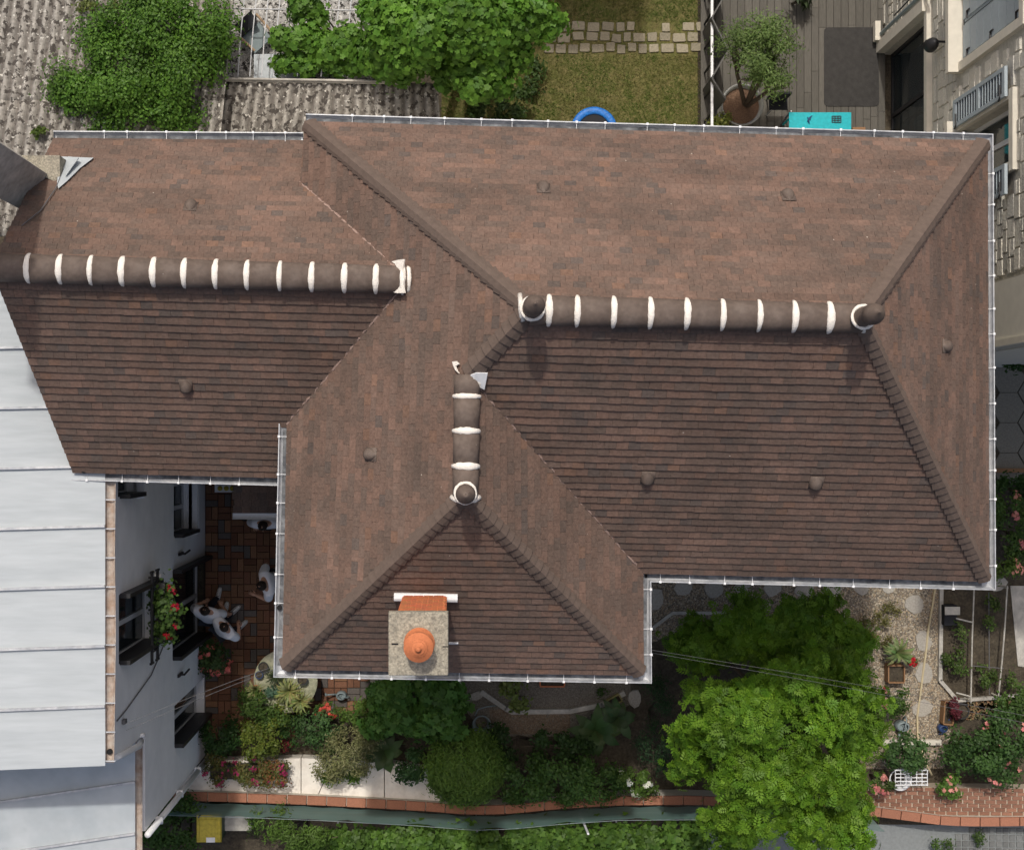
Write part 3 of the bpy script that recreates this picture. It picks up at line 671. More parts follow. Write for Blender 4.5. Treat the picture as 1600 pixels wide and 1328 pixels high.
def simple_gutter(pts, r, m, parent, name='gutter', ends=True):
    b = MB(); k = 8; vs = []; pts = [Vector(p) for p in pts]
    d = (pts[-1] - pts[0]).normalized(); nn = Vector((d.y, -d.x, 0)).normalized()
    o_ = [(r * math.cos(math.pi + math.pi * i / k), r * math.sin(math.pi + math.pi * i / k)) for i in range(k + 1)]; i_ = [(x * 0.88, y * 0.88) for x, y in o_][::-1]
    pr = o_ + [(r * 1.1, 0.01)] + i_; m_ = len(pr)
    for p in pts:
        for x, y in pr: vs.append(p + nn * x + Vector((0, 0, y)))
    fs = [(i * m_ + j, i * m_ + (j + 1) % m_, (i + 1) * m_ + (j + 1) % m_, (i + 1) * m_ + j) for i in range(len(pts) - 1) for j in range(m_)]
    if ends: fs += [tuple(range(k + 1)), tuple(range((len(pts) - 1) * m_ + k, (len(pts) - 1) * m_ - 1, -1))]
    b.add(vs, fs); return obj(name, b, m, parent)
g = simple_gutter([(-4.735, -0.2, 6.95), (-4.75, -1.6, 6.95), (-4.735, -2.6, 6.95), (-4.76, -4.42, 6.95)], 0.075, M['rust'], wh)
b = MB(); b.lathe([(0.04, 0), (0.04, 0.03), (0.02, 0.03)], (-4.755, -4.28, 6.90), 12); obj('outlet', b, M['dark'], g)
b = MB()
for k in range(11):
    y = -0.4 - k * 0.4; b.box((-4.745, y, 6.955), (0.16, 0.018, 0.012))
obj('gutter_clips', b, M['zinc'], g)
g2 = simple_gutter([(-4.79, -4.45, 5.1), (-4.80, -6.6, 5.1)], 0.07, M['rust'], wh)
b = MB(); b.tube([(-4.76, -4.40, 6.85), (-4.7, -4.42, 6.55), (-4.66, -4.5, 5.6), (-4.72, -4.52, 5.22)], 0.05, 8); b.tube([(-4.80, -4.44, 5.22), (-4.66, -4.42, 5.24)], 0.035, 8); obj('downpipe', b, M['whitemetal'], wh, smooth=True)
b = MB(); b.tube([(XW + 0.05, -5.99, 5.0), (XW + 0.06, -6.0, 3.0), (XW + 0.06, -6.0, 0.05)], 0.05, 8)
for z in (1.0, 2.6, 4.2): b.box((XW + 0.05, -5.99, z), (0.12, 0.12, 0.05))
obj('downpipe', b, M['whitemetal'], wh, smooth=True)
b = MB(); b.tube([(XW + 0.012, -3.2, 3.4), (XW + 0.02, -3.62, 4.6), (XW + 0.015, -3.85, 6.2), (XW + 0.012, -3.9, 6.7)], 0.010, 5); b.box((XW + 0.03, -3.98, 6.35), (0.05, 0.06, 0.12)); obj('wall_cable', b, M['cable'], wh)

# overhead cables
for i, (a, c, lab) in enumerate((((-4.68, -4.0, 6.5), (-2.15, -3.05, 6.4), 'upper thin grey cable from white house wall to tiled house corner'), ((-4.68, -4.12, 6.3), (-2.15, -3.12, 6.1), 'lower thin grey cable from white house wall to tiled house corner'),
        ((2.60, -2.95, 6.2), (9.5, -4.3, 5.2), 'upper thin grey cable crossing above the big leafy tree'), ((2.60, -3.0, 6.1), (9.5, -4.42, 5.2), 'lower thin grey cable crossing above the big leafy tree'))):
    a, c = Vector(a), Vector(c); b = MB(); b.tube([a.lerp(c, t / 12) + Vector((0, 0, -0.25 * math.sin(math.pi * t / 12))) for t in range(13)], 0.003, 5)
    obj('overhead_cable', b, M['cable'], None, a, label=lab, cat='cable', group='overhead cables')

# concrete stack of the neighbour and its flashing
st = thing('concrete_chimney_stack', 'tall grey concrete chimney stack at the left edge beside the tiled roof', 'chimney', tuple(P(58, 300, 7.0).xy) + (0,))
q = [P(95, 286, 7.3), P(57, 341, 7.3)]; e = (q[1] - q[0]); nrm = Vector((e.y, -e.x, 0)).normalized()
if nrm.x > 0: nrm = -nrm
pl_ = [q[0].xy, q[1].xy, (q[1] + nrm * 0.75).xy, (q[0] + nrm * 0.75).xy]
b = MB(); b.prism(ccw([tuple(p) for p in pl_]), 5.0, 11.8); obj('stack', b, M['greyconcrete'], st)
b = MB(); b.prism(ccw([tuple((p - Vector(pl_[0]).lerp(Vector(pl_[2]), 0.5)) * 1.12 + Vector(pl_[0]).lerp(Vector(pl_[2]), 0.5)) for p in map(Vector, pl_)]), 11.8, 11.95); obj('crown_slab', b, M['greyconcrete'], st)
b = MB(); b.prism(px_poly([(34, 243), (93, 243), (94, 274), (86, 284), (34, 262)], 7.9), 5.0, 7.9); obj('ledge', b, M['concrete'], st)
rl = lambda x, y: ray(x, y, plLN) + plLN[1] * 0.05
fl = [rl(96, 250), rl(147, 252), rl(126, 268), rl(106, 288), rl(92, 300), rl(90, 290)]
b = MB(); b.slab(fl, Vector((0, 0, 1)), 0.02); b.slab([rl(108, 253) + plLN[1] * .03, rl(126, 262) + plLN[1] * .10, rl(104, 284) + plLN[1] * .03], Vector((0, 0, 1)), 0.02); obj('flashing', b, M['zincsheet'], st)
b = MB(); b.tube([rl(100, 270), rl(88, 300), rl(64, 335), rl(35, 358)], 0.007, 6); obj('wire', b, M['cable'], st)

# ================================================================== corrugated sheds
def corrugated(parent, p00, p10, p11, p01, pitch=0.177, amp=0.026, sheets=3, rows=1, wob=0.0):
    """bilinear patch; waves run from edge p00-p10 towards p01-p11"""
    p00, p10, p11, p01 = map(Vector, (p00, p10, p11, p01)); W_ = (p10 - p00).length; nw = int(W_ / pitch); per = max(1, nw // sheets)
    i = 0
    while i < nw:
        j = min(i + per, nw)
        for r in range(rows):
            b = MB(); n = (j - i) * 8; vs = []; fs = []; m = 10
            t0, t1 = r / rows, min((r + 1) / rows + 0.02, 1.0)
            for a in range(n + 1):
                u = (i + a / 8) / nw
                for k in range(m + 1):
                    t = lerp(t0, t1, k / m); p = p00.lerp(p10, u).lerp(p01.lerp(p11, u), t)
                    vs.append((p.x, p.y, p.z + amp * math.cos(2 * math.pi * (a / 8)) + (rows - r) * 0.008 + U(-0.002, 0.002) + 0.003 * ((i // per) % 2)))
            for a in range(n):
                for k in range(m): fs.append((a * (m + 1) + k, (a + 1) * (m + 1) + k, (a + 1) * (m + 1) + k + 1, a * (m + 1) + k + 1))
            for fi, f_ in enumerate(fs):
                ph_ = ((fi // m) % 8 + 0.5) / 8; wave_dip = 0.5 - 0.5 * math.cos(2 * math.pi * ph_); b.add([], [])
                b.c.append(tuple(lerp(p_, q_, wave_dip ** 1.5 * 0.85) for p_, q_ in zip((0.33, 0.31, 0.275), (0.115, 0.102, 0.088)))); b.f.append(f_); b.m.append(0)  # faces coloured darker towards the low line of each wave
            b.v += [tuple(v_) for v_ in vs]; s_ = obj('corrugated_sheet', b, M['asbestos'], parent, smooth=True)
            md = s_.modifiers.new('thick', 'SOLIDIFY'); md.thickness = 0.012
        i = j
sh1 = thing('corrugated_shed', 'shed under lichen-speckled grey corrugated roof, half overgrown by ivy', 'shed', tuple(P(120, 120, 3).xy) + (0,))
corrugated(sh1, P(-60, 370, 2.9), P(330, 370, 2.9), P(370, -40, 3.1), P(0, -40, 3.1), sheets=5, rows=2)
b = MB(); b.prism(px_poly([(-40, 320), (300, 320), (330, -20), (20, -20)], 2.6), 0, 2.7); obj('wall', b, M['greyconcrete'], sh1)
sh2 = thing('corrugated_lean_to', 'low lean-to with lichen-spotted corrugated cement roof behind the house', 'shed', tuple(P(480, 180, 2.5).xy) + (0,))
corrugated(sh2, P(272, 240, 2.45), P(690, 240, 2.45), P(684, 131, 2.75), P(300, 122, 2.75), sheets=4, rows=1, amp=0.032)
b = MB(); b.tube([P(335, 123, 2.84), P(640, 128, 2.84)], 0.022, 6); b.tube([P(335, 126, 2.8), P(640, 131, 2.8)], 0.018, 6); obj('edge_rail', b, M['greyconcrete'], sh2)
b = MB(); b.prism(px_poly([(300, 225), (670, 225), (664, 138), (320, 132)], 2.4), 0, 2.35); obj('wall', b, M['greyconcrete'], sh2)
# flat gravelled roof behind it, with wire trellis, box, seat frame
fr = thing('flat_roof_shed', 'flat gravel-covered roof under a wire trellis at the top edge', 'shed', tuple(P(450, 50, 2.0).xy) + (0,))
b = MB(); b.prism(px_poly([(338, -60), (600, -60), (640, 128), (338, 122)], 1.9), 0, 1.9); obj('roof_slab', b, M['gravelspeck'] if 'gravelspeck' in M else M['asbestos'], fr)
tr = thing('wire_trellis', 'pale wire trellis of thin crossing rods over the flat roof', 'trellis', tuple(P(460, 60, 2.6).xy) + (1.9,))
for k in range(13):
    x = 357 + k * 18.6; b = MB(); b.tube([P(x + 9, -30, 2.72), P(x, 60, 2.7), P(x - 4, 120, 2.7)], 0.010, 5); obj('rod', b, M['frame'], tr)
for y in (14, -12):
    b = MB(); b.tube([P(340, y, 2.73), P(590, y + 3, 2.73)], 0.010, 5); obj('rod', b, M['frame'], tr)
for x, y in ((352, 116), (576, 118), (360, 5), (586, 5)): b = MB(); b.tube([P(x, y, 1.88), P(x, y, 2.73)], 0.016, 6); obj('post', b, M['frame'], tr)
b = MB(); b.prism(px_poly([(396, 84), (478, 82), (478, 122), (396, 122)], 2.3), 1.905, 2.25); obj('metal_box', b, M['zincsheet'], None, P(440, 100, 1.9), label='plain grey metal box on the flat roof below the vine', cat='box')
ck = thing('folding_seat', 'dark folding seat with wooden arms lying on the flat gravel roof', 'seat', P(398, 55, 1.9))
b = MB(); b.slab([P(366, 40, 2.2), P(392, 17, 2.35), P(402, 36, 2.35), P(378, 58, 2.2)], Vector((0, 0, 1)), 0.04); obj('backrest', b, M['blackmat'], ck)
b = MB(); b.slab([P(378, 58, 2.15), P(405, 34, 2.2), P(424, 60, 2.15), P(398, 84, 2.1)], Vector((0, 0, 1)), 0.04); obj('seat', b, M['greypot'], ck)
for a, c in (((400, 22), (428, 54)), ((374, 58), (398, 80))): b = MB(); b.tube([P(*a, 2.32), P(*c, 2.2)], 0.022, 6); obj('arm', b, mat('pale_wood', (0.42, 0.30, 0.19), 0.7), ck)
for a in ((372, 44), (395, 80), (424, 58), (398, 24)): b = MB(); b.tube([P(*a, 1.88), P(*a, 2.15)], 0.015, 6); obj('leg', b, M['blackmetal'], ck)

# ================================================================== stone house on the right
XS = 8.13
sh = thing('stone_house', 'pale rubble stone house with grey blue shutters and sliding glass door', 'house', (11, 5.5, 0))
sh_holes = [(5.0, 7.34, 0.0, 2.47), (6.06, 7.3, 4.0, 6.3), (4.07, 4.98, 3.95, 5.95)]
b = MB(); wall_holes(b, XS + 0.03, 0.34, 1.42, 11.0, 0, 8.6, sh_holes); wsm = obj('wall', b, M['stonemortar'], sh)
b = MB(); b.box((11.5, 1.56, 4.3), (6.0, 0.3, 8.6)); b.box((11.5, 10.9, 4.3), (6.0, 0.3, 8.6)); b.box((14.6, 6.2, 4.3), (0.3, 9.6, 8.6)); obj('wall', b, M['render_grey'], sh)
b = MB(); b.prism([(7.95, 1.2), (15, 1.2), (15, 11.2), (7.95, 11.2)], 8.6, 8.85); b.prism([(7.95, 1.2), (15, 1.2), (15, 11.2), (7.95, 11.2)], 8.85, 10.6, inset=0.55); obj('roof', b, M['hip'], sh)
b = MB(); b.box((XS + 0.006, 1.9, 4.3), (0.055, 0.96, 8.6)); obj('render_panel', b, M['render_grey'], sh)
b = MB(); b.box((XS - 0.01, 1.46, 4.3), (0.09, 0.1, 8.6)); obj('corner_trim', b, M['limestone'], sh)
# individual stones
cand = []
z = 0.05; row = 0
while z < 8.4:
    h = random.choice((0.13, 0.17, 0.2, 0.24)); y = 2.42 + U(0, 0.1)
    while y < 10.9:
        w = U(0.16, 0.46)
        ya, yb, za, zb = y + 0.005, min(y + w, 10.95) - 0.005, z + 0.005, z + h - 0.005
        # split tall stones sometimes
        segs = [(ya, yb, za, zb)] if h < 0.2 or random.random() < 0.6 else [(ya, yb, za, (za + zb) / 2 - 0.006), (ya, yb, (za + zb) / 2 + 0.006, zb)]
        for sg_ in segs:
            cut = False
            for h0 in sh_holes + [(4.98, 5.5, 3.9, 6.05), (3.6, 4.07, 3.9, 6.05)]:
                if sg_[1] > h0[0] - 0.14 and sg_[0] < h0[1] + 0.14 and sg_[3] > h0[2] - 0.16 and sg_[2] < h0[3] + 0.14 and h0 in sh_holes: cut = True
            if not cut: cand.append(sg_)
        y += w
    z += h; row += 1
def stone(b, ya, yb, za, zb):
    d = U(0.0, 0.010); i = 0.009; c = random.choice(((0.57, 0.54, 0.465), (0.60, 0.57, 0.49), (0.53, 0.51, 0.45), (0.63, 0.60, 0.52))); k = U(0.88, 1.08); c = tuple(a * k for a in c)
    j = lambda: U(-0.005, 0.005)
    f = [(XS + 0.032, ya, za), (XS + 0.032, yb, za), (XS + 0.032, yb, zb), (XS + 0.032, ya, zb)]
    t = [(XS - d + j(), ya + i + j(), za + i + j()), (XS - d + j(), yb - i + j(), za + i + j()), (XS - d + j(), yb - i + j(), zb - i + j()), (XS - d + j(), ya + i + j(), zb - i + j())]
    b.add(f + t, [(7, 6, 5, 4), (4, 5, 1, 0), (5, 6, 2, 1), (6, 7, 3, 2), (7, 4, 0, 3)], c)
def vis(s_):
    y, z = (s_[0] + s_[1]) / 2, (s_[2] + s_[3]) / 2; k = S(z); px, py = NX + XS * k, NY - y * k
    return px < 1610 and py > -10 and (px > 1556 or py < 212)
visible = [c for c in cand if vis(c)]; hidden = [c for c in cand if not vis(c)]
visible.sort(key=lambda s_: -(s_[1] - s_[0]) * (s_[3] - s_[2]))
for s_ in visible[:300]: b = MB(); stone(b, *s_); obj('stone', b, M['stonewall'], wsm)
b = MB()
for s_ in visible[300:] + hidden: stone(b, *s_)
obj('stone_courses', b, M['stonewall'], wsm, kind='stuff')
print('stones', len(visible), len(hidden))
# sliding glass door
dr = wall_window(5.0, 7.34, 0.0, 2.47, 2, 0.2, sh, XS, 'sliding_door', M['blackmetal'])
b = MB(); b.box((XS + 0.0, 6.15, 2.53), (0.14, 2.6, 0.13)); obj('lintel', b, M['limestone'], sh)
b = MB(); b.box((XS - 0.02, 7.45, 1.25), (0.22, 0.20, 2.6)); obj('door_jamb', b, M['limestone'], sh)
b = MB(); b.tube([(XS - 0.1, 7.66, 0.1), (XS - 0.1, 7.66, 3.2)], 0.035, 8); obj('downpipe', b, M['greypot'], sh)
b = MB(); b.tube([(XS - 0.06, 7.8, 0.9), (XS - 0.06, 7.84, 2.3)], 0.014, 6); obj('cable', b, M['blackmetal'], sh)
b = MB(); b.box((XS - 0.04, 6.17, 0.025), (0.10, 2.3, 0.05)); obj('threshold', b, M['whitemetal'], sh)
b = MB(); b.box((XS - 0.16, 7.72, 0.20), (0.10, 0.36, 0.14)); obj('step_box', b, M['limestone'], sh)
# white things seen behind the glass
gl = thing('white_lantern_pair', 'white round paper lanterns standing behind the sliding glass door', 'lantern', (XS + 0.42, 5.85, 0))
for y, z, r in ((6.05, 1.35, 0.17), (5.75, 1.1, 0.2)): b = MB(); b.ball((XS + 0.42, y, z), r, 14, 9); obj('shade', b, M['whitemetal'], gl, smooth=True); b = MB(); b.tube([(XS + 0.42, y, 0), (XS + 0.42, y, z)], 0.02, 6); obj('stand', b, M['blackmetal'], gl)
# wall lamp
lp = thing('wall_lamp', 'dark round wall lamp on the stone wall above the glass door', 'lamp', (XS - 0.05, 6.6, 3.2))
b = MB(); b.tube([(XS, 6.6, 3.3), (XS - 0.16, 6.6, 3.32), (XS - 0.18, 6.6, 3.25)], 0.02, 6); obj('bracket', b, M['blackmetal'], lp)
b = MB(); b.lathe([(0.03, 0.12), (0.10, 0.02), (0.12, -0.12), (0.09, -0.13)], (XS - 0.18, 6.6, 3.2), 14); obj('lamp_shade', b, M['blackmetal'], lp, smooth=True)
# window surrounds, sills, shutters
def surround(y0, y1, z0, z1):
    b = MB(); w = 0.14
    for ya, yb in ((y0 - w, y0), (y1, y1 + w)): b.box((XS - 0.0, (ya + yb) / 2, (z0 + z1) / 2), (0.12, w, z1 - z0))
    b.box((XS - 0.003, (y0 + y1) / 2, z1 + w / 2), (0.12, y1 - y0 + 2 * w, w)); obj('window_surround', b, M['limestone'], sh)
    b = MB(); b.box((XS - 0.07, (y0 + y1) / 2, z0 - 0.06), (0.30, y1 - y0 + 0.3, 0.12)); obj('sill', b, M['limestone'], sh)
surround(6.06, 7.3, 4.0, 6.3); surround(4.07, 4.98, 3.95, 5.95)
wall_window(4.07, 4.98, 3.95, 5.95, 2, 0.24, sh, XS)
def shutter(y0, y1, z0, z1, x=XS - 0.10, louvre=True):
    b = MB(); w = 0.06; th = 0.045
    for ya, yb in ((y0, y0 + w), (y1 - w, y1)): b.box((x, (ya + yb) / 2, (z0 + z1) / 2), (th, w, z1 - z0))
    for za in (z0, (z0 + z1) / 2 - 0.05, z1 - 0.1): b.box((x, (y0 + y1) / 2, za + 0.05), (th, y1 - y0 - 2 * w, 0.1))
    s_ = obj('shutter', b, M['shutter'], sh)
    z = z0 + 0.13
    while z < z1 - 0.14:
        if not (abs(z - (z0 + z1) / 2) < 0.09):
            sl = MB(); sl.box((x + 0.005, (y0 + y1) / 2, z), (0.05, y1 - y0 - 2 * w, 0.014), rot=Matrix.Rotation(0.6, 3, 'Y')); obj('slat', sl, M['shutter'], s_)
        z += 0.105 if louvre else 0.2
    bk = MB(); bk.box((x + 0.03, (y0 + y1) / 2, (z0 + z1) / 2), (0.006, y1 - y0 - 0.02, z1 - z0 - 0.02)); obj('shutter_back', bk, M['dark'] if louvre else M['shutter'], s_)
    for z in (z0 + 0.15, z1 - 0.15):
        hb = MB(); hb.tube([(x - 0.03, y0 + 0.02, z), (x - 0.03, y0 + 0.2, z)], 0.014, 5); hb.tube([(x - 0.03, y0 + 0.02, z), (x - 0.03, y0 - 0.03, z - 0.05)], 0.014, 5); obj('hinge', hb, M['blackmetal'], s_)
shutter(5.02, 5.46, 3.93, 5.95); shutter(3.60, 4.04, 3.93, 5.95)
def plank_shutter(y0, y1, z0, z1, x):
    b = MB(); b.box((x + 0.02, (y0 + y1) / 2, (z0 + z1) / 2), (0.02, y1 - y0, z1 - z0)); s_ = obj('shutter', b, M['shutter'], sh)
    n = 8
    for k in range(n):
        p = MB(); za, zb = lerp(z0, z1, k / n) + 0.006, lerp(z0, z1, (k + 1) / n) - 0.006
        p.box((x, (y0 + y1) / 2, (za + zb) / 2), (0.03, y1 - y0 - 0.08, zb - za)); obj('plank', p, M['shutter'], s_)
    for z in (z0 + 0.2, (z0 + z1) / 2, z1 - 0.2):
        hb = MB(); hb.tube([(x - 0.03, y0 + 0.01, z), (x - 0.03, y0 + 0.12, z), (x - 0.03, y0 + 0.12, z + 0.1)], 0.016, 5); obj('hinge', hb, M['blackmetal'], s_)
plank_shutter(6.08, 6.67, 4.03, 6.28, XS + 0.02); plank_shutter(6.69, 7.28, 4.03, 6.28, XS + 0.02)

# house beyond the lawn, out of the picture; its shadow lies on the grass
nb = thing('rendered_house', 'rendered house past the top edge whose shadow lies on the lawn', 'house', (-0.5, 13.5, 0))
b = MB(); b.prism([(-4.0, 10.9), (2.85, 10.9), (2.85, 16.5), (-4.0, 16.5)], 0, 6.2); obj('wall', b, M['house_wall'], nb)
b = MB(); b.prism([(-4.2, 10.75), (3.0, 10.75), (3.0, 16.7), (-4.2, 16.7)], 6.2, 8.4, inset=0.6); obj('roof', b, M['hip'], nb)
# ================================================================== foliage tools
def T_leaf(w=0.3, fold=0.07): return np.array([(0, 0, 0), (w, .45, fold), (0, 1, 0), (-w, .45, fold)], float), np.array([(0, 1, 2), (0, 2, 3)])
def T_multi(items, w=0.3):
    V = []; Fc = []
    for (ox, oy, ang, ln) in items:
        v, f = T_leaf(w); v = v * ln; c, s_ = math.cos(ang), math.sin(ang); R = np.array([(c, -s_, 0), (s_, c, 0), (0, 0, 1)])
        n = sum(len(a) for a in V); V.append(v @ R.T + np.array((ox, oy, -0.25 * (ox * ox + oy * oy)))); Fc.append(f + n)
    return np.concatenate(V), np.concatenate(Fc)
TEMP = {'leaf': T_leaf(0.3), 'narrow': T_leaf(0.14), 'round': T_leaf(0.45, 0.04),
        'palm': T_multi([(0, 0, a, l) for a, l in ((0, 1), (0.7, .85), (-0.7, .85), (1.5, .6), (-1.5, .6))], 0.26),
        'lobe': T_multi([(0, .05, a, l) for a, l in ((0, .75), (0.8, .7), (-0.8, .7), (1.6, .6), (-1.6, .6), (2.5, .5), (-2.5, .5))], 0.21),
        'pinnate': T_multi([(0, .0, 1.25, .36), (0, .0, -1.25, .36), (0, .2, 1.05, .42), (0, .2, -1.05, .42), (0, .4, .9, .42), (0, .4, -.9, .42), (0, .58, .65, .38), (0, .58, -.65, .38), (0, .68, 0, .36)], 0.23),
        'trio': T_multi([(0, 0, 0, 1), (0, 0, 1.1, .85), (0, 0, -1.1, .85)], 0.4),
        'vine': T_multi([(0, 0.1, 0, .9), (0, .1, .9, .75), (0, .1, -.9, .75), (0, 0, 1.9, .55), (0, 0, -1.9, .55)], 0.42),
        'petal': T_multi([(0, 0, a, .6) for a in (0, 1.26, 2.5, 3.8, 5.0)], 0.42)}
def orient(nrm, spread=0.4):
    n = nrm + RNG.normal(0, spread, nrm.shape); n /= np.linalg.norm(n, axis=1, keepdims=True) + 1e-9
    r = RNG.normal(0, 1, nrm.shape); x = np.cross(n, r); x /= np.linalg.norm(x, axis=1, keepdims=True) + 1e-9
    return x, np.cross(n, x), n
def scatter(name, pts, nrm, size, temp, c1, c2, m, parent=None, spread=0.4, kind=None, loc=None, label=None, cat=None, vcol=0.22, cn=0.45):
    if isinstance(temp, str): temp = TEMP[temp]
    V0, F0 = temp; n = len(pts); x, y, z = orient(nrm, spread); s = size * RNG.uniform(0.65, 1.3, (n, 1, 1))
    V = pts[:, None, :] + s * (V0[None, :, 0:1] * x[:, None, :] + V0[None, :, 1:2] * y[:, None, :] + V0[None, :, 2:3] * z[:, None, :])
    k = len(V0); Fc = (F0[None] + (np.arange(n) * k)[:, None, None]).reshape(-1, 3)
    t = RNG.uniform(0, 1, (n, 1)); c = (np.array(c1) * (1 - t) + np.array(c2) * t) * RNG.uniform(1 - vcol, 1 + vcol, (n, 1))
    if cn: c = c * np.array([1 + cn * noise.noise(Vector(p_) * 2.3) for p_ in pts])[:, None]
    cols = np.repeat(c, len(F0), axis=0)
    return npobj(name, V.reshape(-1, 3), Fc, cols, m, parent, loc, label, cat, kind=kind)
def blob(c, r, n, clumps, cr, low=-0.25, shell=0.62):
    c = np.array(c, float); r = np.array(r, float)
    d = RNG.normal(0, 1, (clumps * 3, 3)); d /= np.linalg.norm(d, axis=1, keepdims=True); d = d[d[:, 2] > low][:clumps]
    if len(d) == 0: d = np.array([[0, 0, 1.0]])
    f = RNG.uniform(shell, 1.0, (len(d), 1)); cc = c + d * f * r
    i = RNG.integers(0, len(d), n); p = cc[i] + RNG.normal(0, 1, (n, 3)) * cr * np.array((1, 1, 0.7)) * 0.55
    nr = np.array((0, 0, 0.6)) + 0.4 * (p - c) / r + 0.6 * (p - cc[i]) / cr
    p[:, 2] = np.maximum(p[:, 2], 0.03)
    return p, nr
def pxblob(px, py, z, rx, ry, rz, n, cl, cr, **k):
    c = P(px, py, z); s = S(z); return blob(c, (rx / s, ry / s, rz), n, cl, cr, **k)
def plant(name, label, cat, blobs, n, size, temp, c1, c2, cr=0.16, cl=None, group=None, flowers=None, trunk=True, m=None, part='crown', spread=0.4, z0=0.0, tr=0.03, root=None, shell=0.62, limbs=3):
    bx = sum(b[0] for b in blobs) / len(blobs); by = sum(b[1] for b in blobs) / len(blobs); bz = sum(b[2] for b in blobs) / len(blobs)
    base = P(root[0], root[1], z0) if root else Vector((*P(bx, by, bz).xy, z0))
    t = thing(name, label, cat, base, group)
    vol = [b[3] * b[4] for b in blobs]; tot = sum(vol); PP = []; NN = []
    for b_, v in zip(blobs, vol):
        p, q = pxblob(*b_, max(20, int(n * v / tot)), cl or max(5, int(b_[3] * b_[4] / (70 if b_[3] < 45 else 170))), cr, shell=shell); PP.append(p); NN.append(q)
    p = np.concatenate(PP); q = np.concatenate(NN); p[:, 2] = np.maximum(p[:, 2], z0 + 0.02)
    scatter(part, p, q, size, temp, c1, c2, m or M['leaf'], t, spread)
    if trunk:
        b = MB()
        for b_ in blobs:
            c = P(b_[0], b_[1], b_[2]); mid = base.lerp(c, 0.5) + Vector((U(-.1, .1), U(-.1, .1), 0.05))
            b.tube([base, mid, c], [tr, tr * 0.75, tr * 0.35], 7)
            s = S(b_[2])
            for k in range(limbs):
                a = U(0, 6.28); e = c + Vector((math.cos(a) * b_[3] / s * 0.75, math.sin(a) * b_[4] / s * 0.75, b_[5] * U(-0.1, 0.6))); b.tube([mid, mid.lerp(e, 0.5) + Vector((0, 0, 0.08)), e], [tr * 0.6, tr * 0.4, tr * 0.15], 6)
        obj('trunk' if tr > 0.04 else 'stem', b, M['bark'], t, smooth=True)
    if flowers:
        fc1, fc2, fn, fs = flowers; PP = []; NN = []
        for b_, v in zip(blobs, vol):
            a, q = pxblob(b_[0], b_[1], b_[2] + 0.04, b_[3], b_[4], b_[5], max(3, int(fn * v / tot)), max(3, int(fn * v / tot / 7)), 0.06, low=0.15, shell=0.85); PP.append(a); NN.append(q)
        scatter('blossom', np.concatenate(PP), np.concatenate(NN), fs, 'petal', fc1, fc2, M['petal'], t, 0.3)
    return t

# ================================================================== lawn, path stones, deck
lawn_poly = px_poly([(690, -80), (1100, -80), (1100, 240), (690, 240)])
sheet('lawn', lawn_poly, 0.006, M['grassbase'], 'patchy olive green lawn behind the house')
xs = [p[0] for p in lawn_poly]; ys = [p[1] for p in lawn_poly]; n = 90000
gp = np.stack([RNG.uniform(min(xs), max(xs), n), RNG.uniform(min(ys), max(ys), n), np.full(n, 0.008)], 1)
fld = np.array([noise.noise(Vector((x * 1.5, y * 1.5, 0))) + 0.6 * noise.noise(Vector((x * 5, y * 5, 3))) for x, y, _ in gp[:, :]])
sx0, sy0 = PXY(840, 88); sx1, sy1 = PXY(1100, 36)
def grass_tuft(sel, c1, c2, nm):
    p = gp[sel]; scatter(nm, p, np.tile((0, 0.0, 0.35), (len(p), 1)), 0.06, (np.array([(-.07, 0, 0), (.07, 0, 0), (0, 1, .35)], float), np.array([(0, 1, 2)])), c1, c2, M['grass'], None, 0.7, 'stuff', label=None, cn=0.0)
inpath = (gp[:, 1] > sy0) & (gp[:, 1] < sy1) & (gp[:, 0] > sx0 - 0.2) & (gp[:, 0] < sx1) & (RNG.uniform(0, 1, n) < 0.72)
a_ = thing; keep = ~inpath
o1 = grass_tuft(keep & (fld > 0.02), (0.055, 0.105, 0.014), (0.105, 0.145, 0.026), 'grass')
o2 = grass_tuft(keep & (fld <= 0.02), (0.10, 0.13, 0.028), (0.20, 0.18, 0.065), 'dry_grass')
bpy.data.objects['grass']['label'] = 'short green grass blades of the lawn'; bpy.data.objects['dry_grass']['label'] = 'straw coloured dry grass blades in the lawn'
# path of rough square stones through the lawn
pth = thing('stone_path', 'rough square stone setts laid across the lawn', 'path', P(970, 60, 0), kind='structure')
def rough_poly(cx, cy, w, h, n=8, rot=0.0, j=0.12, sq=3.0):
    out = []
    for k in range(n):
        q = 2 * math.pi * (k + 0.5) / n; r = 1 / ((abs(math.cos(q)) ** sq + abs(math.sin(q)) ** sq) ** (1 / sq)) * U(1 - j, 1 + j * 0.5)
        x, y = math.cos(q) * r * w / 2, math.sin(q) * r * h / 2; out.append((cx + x * math.cos(rot) - y * math.sin(rot), cy + x * math.sin(rot) + y * math.cos(rot)))
    return out
def square_poly(cx, cy, w, h, rot):
    out = []; e = 0.16
    for sx, sy in ((1, 1), (-1, 1), (-1, -1), (1, -1)):
        a = (sx * w / 2 * U(.88, 1.04), sy * h / 2 * (1 - e * U(.6, 1.4))); c_ = (sx * w / 2 * (1 - e * U(.6, 1.4)), sy * h / 2 * U(.9, 1.04)); out += [a, c_] if sx * sy > 0 else [c_, a]
    return [(cx + x * math.cos(rot) - y * math.sin(rot), cy + x * math.sin(rot) + y * math.cos(rot)) for x, y in out]
rowsy = [43, 59, 76]
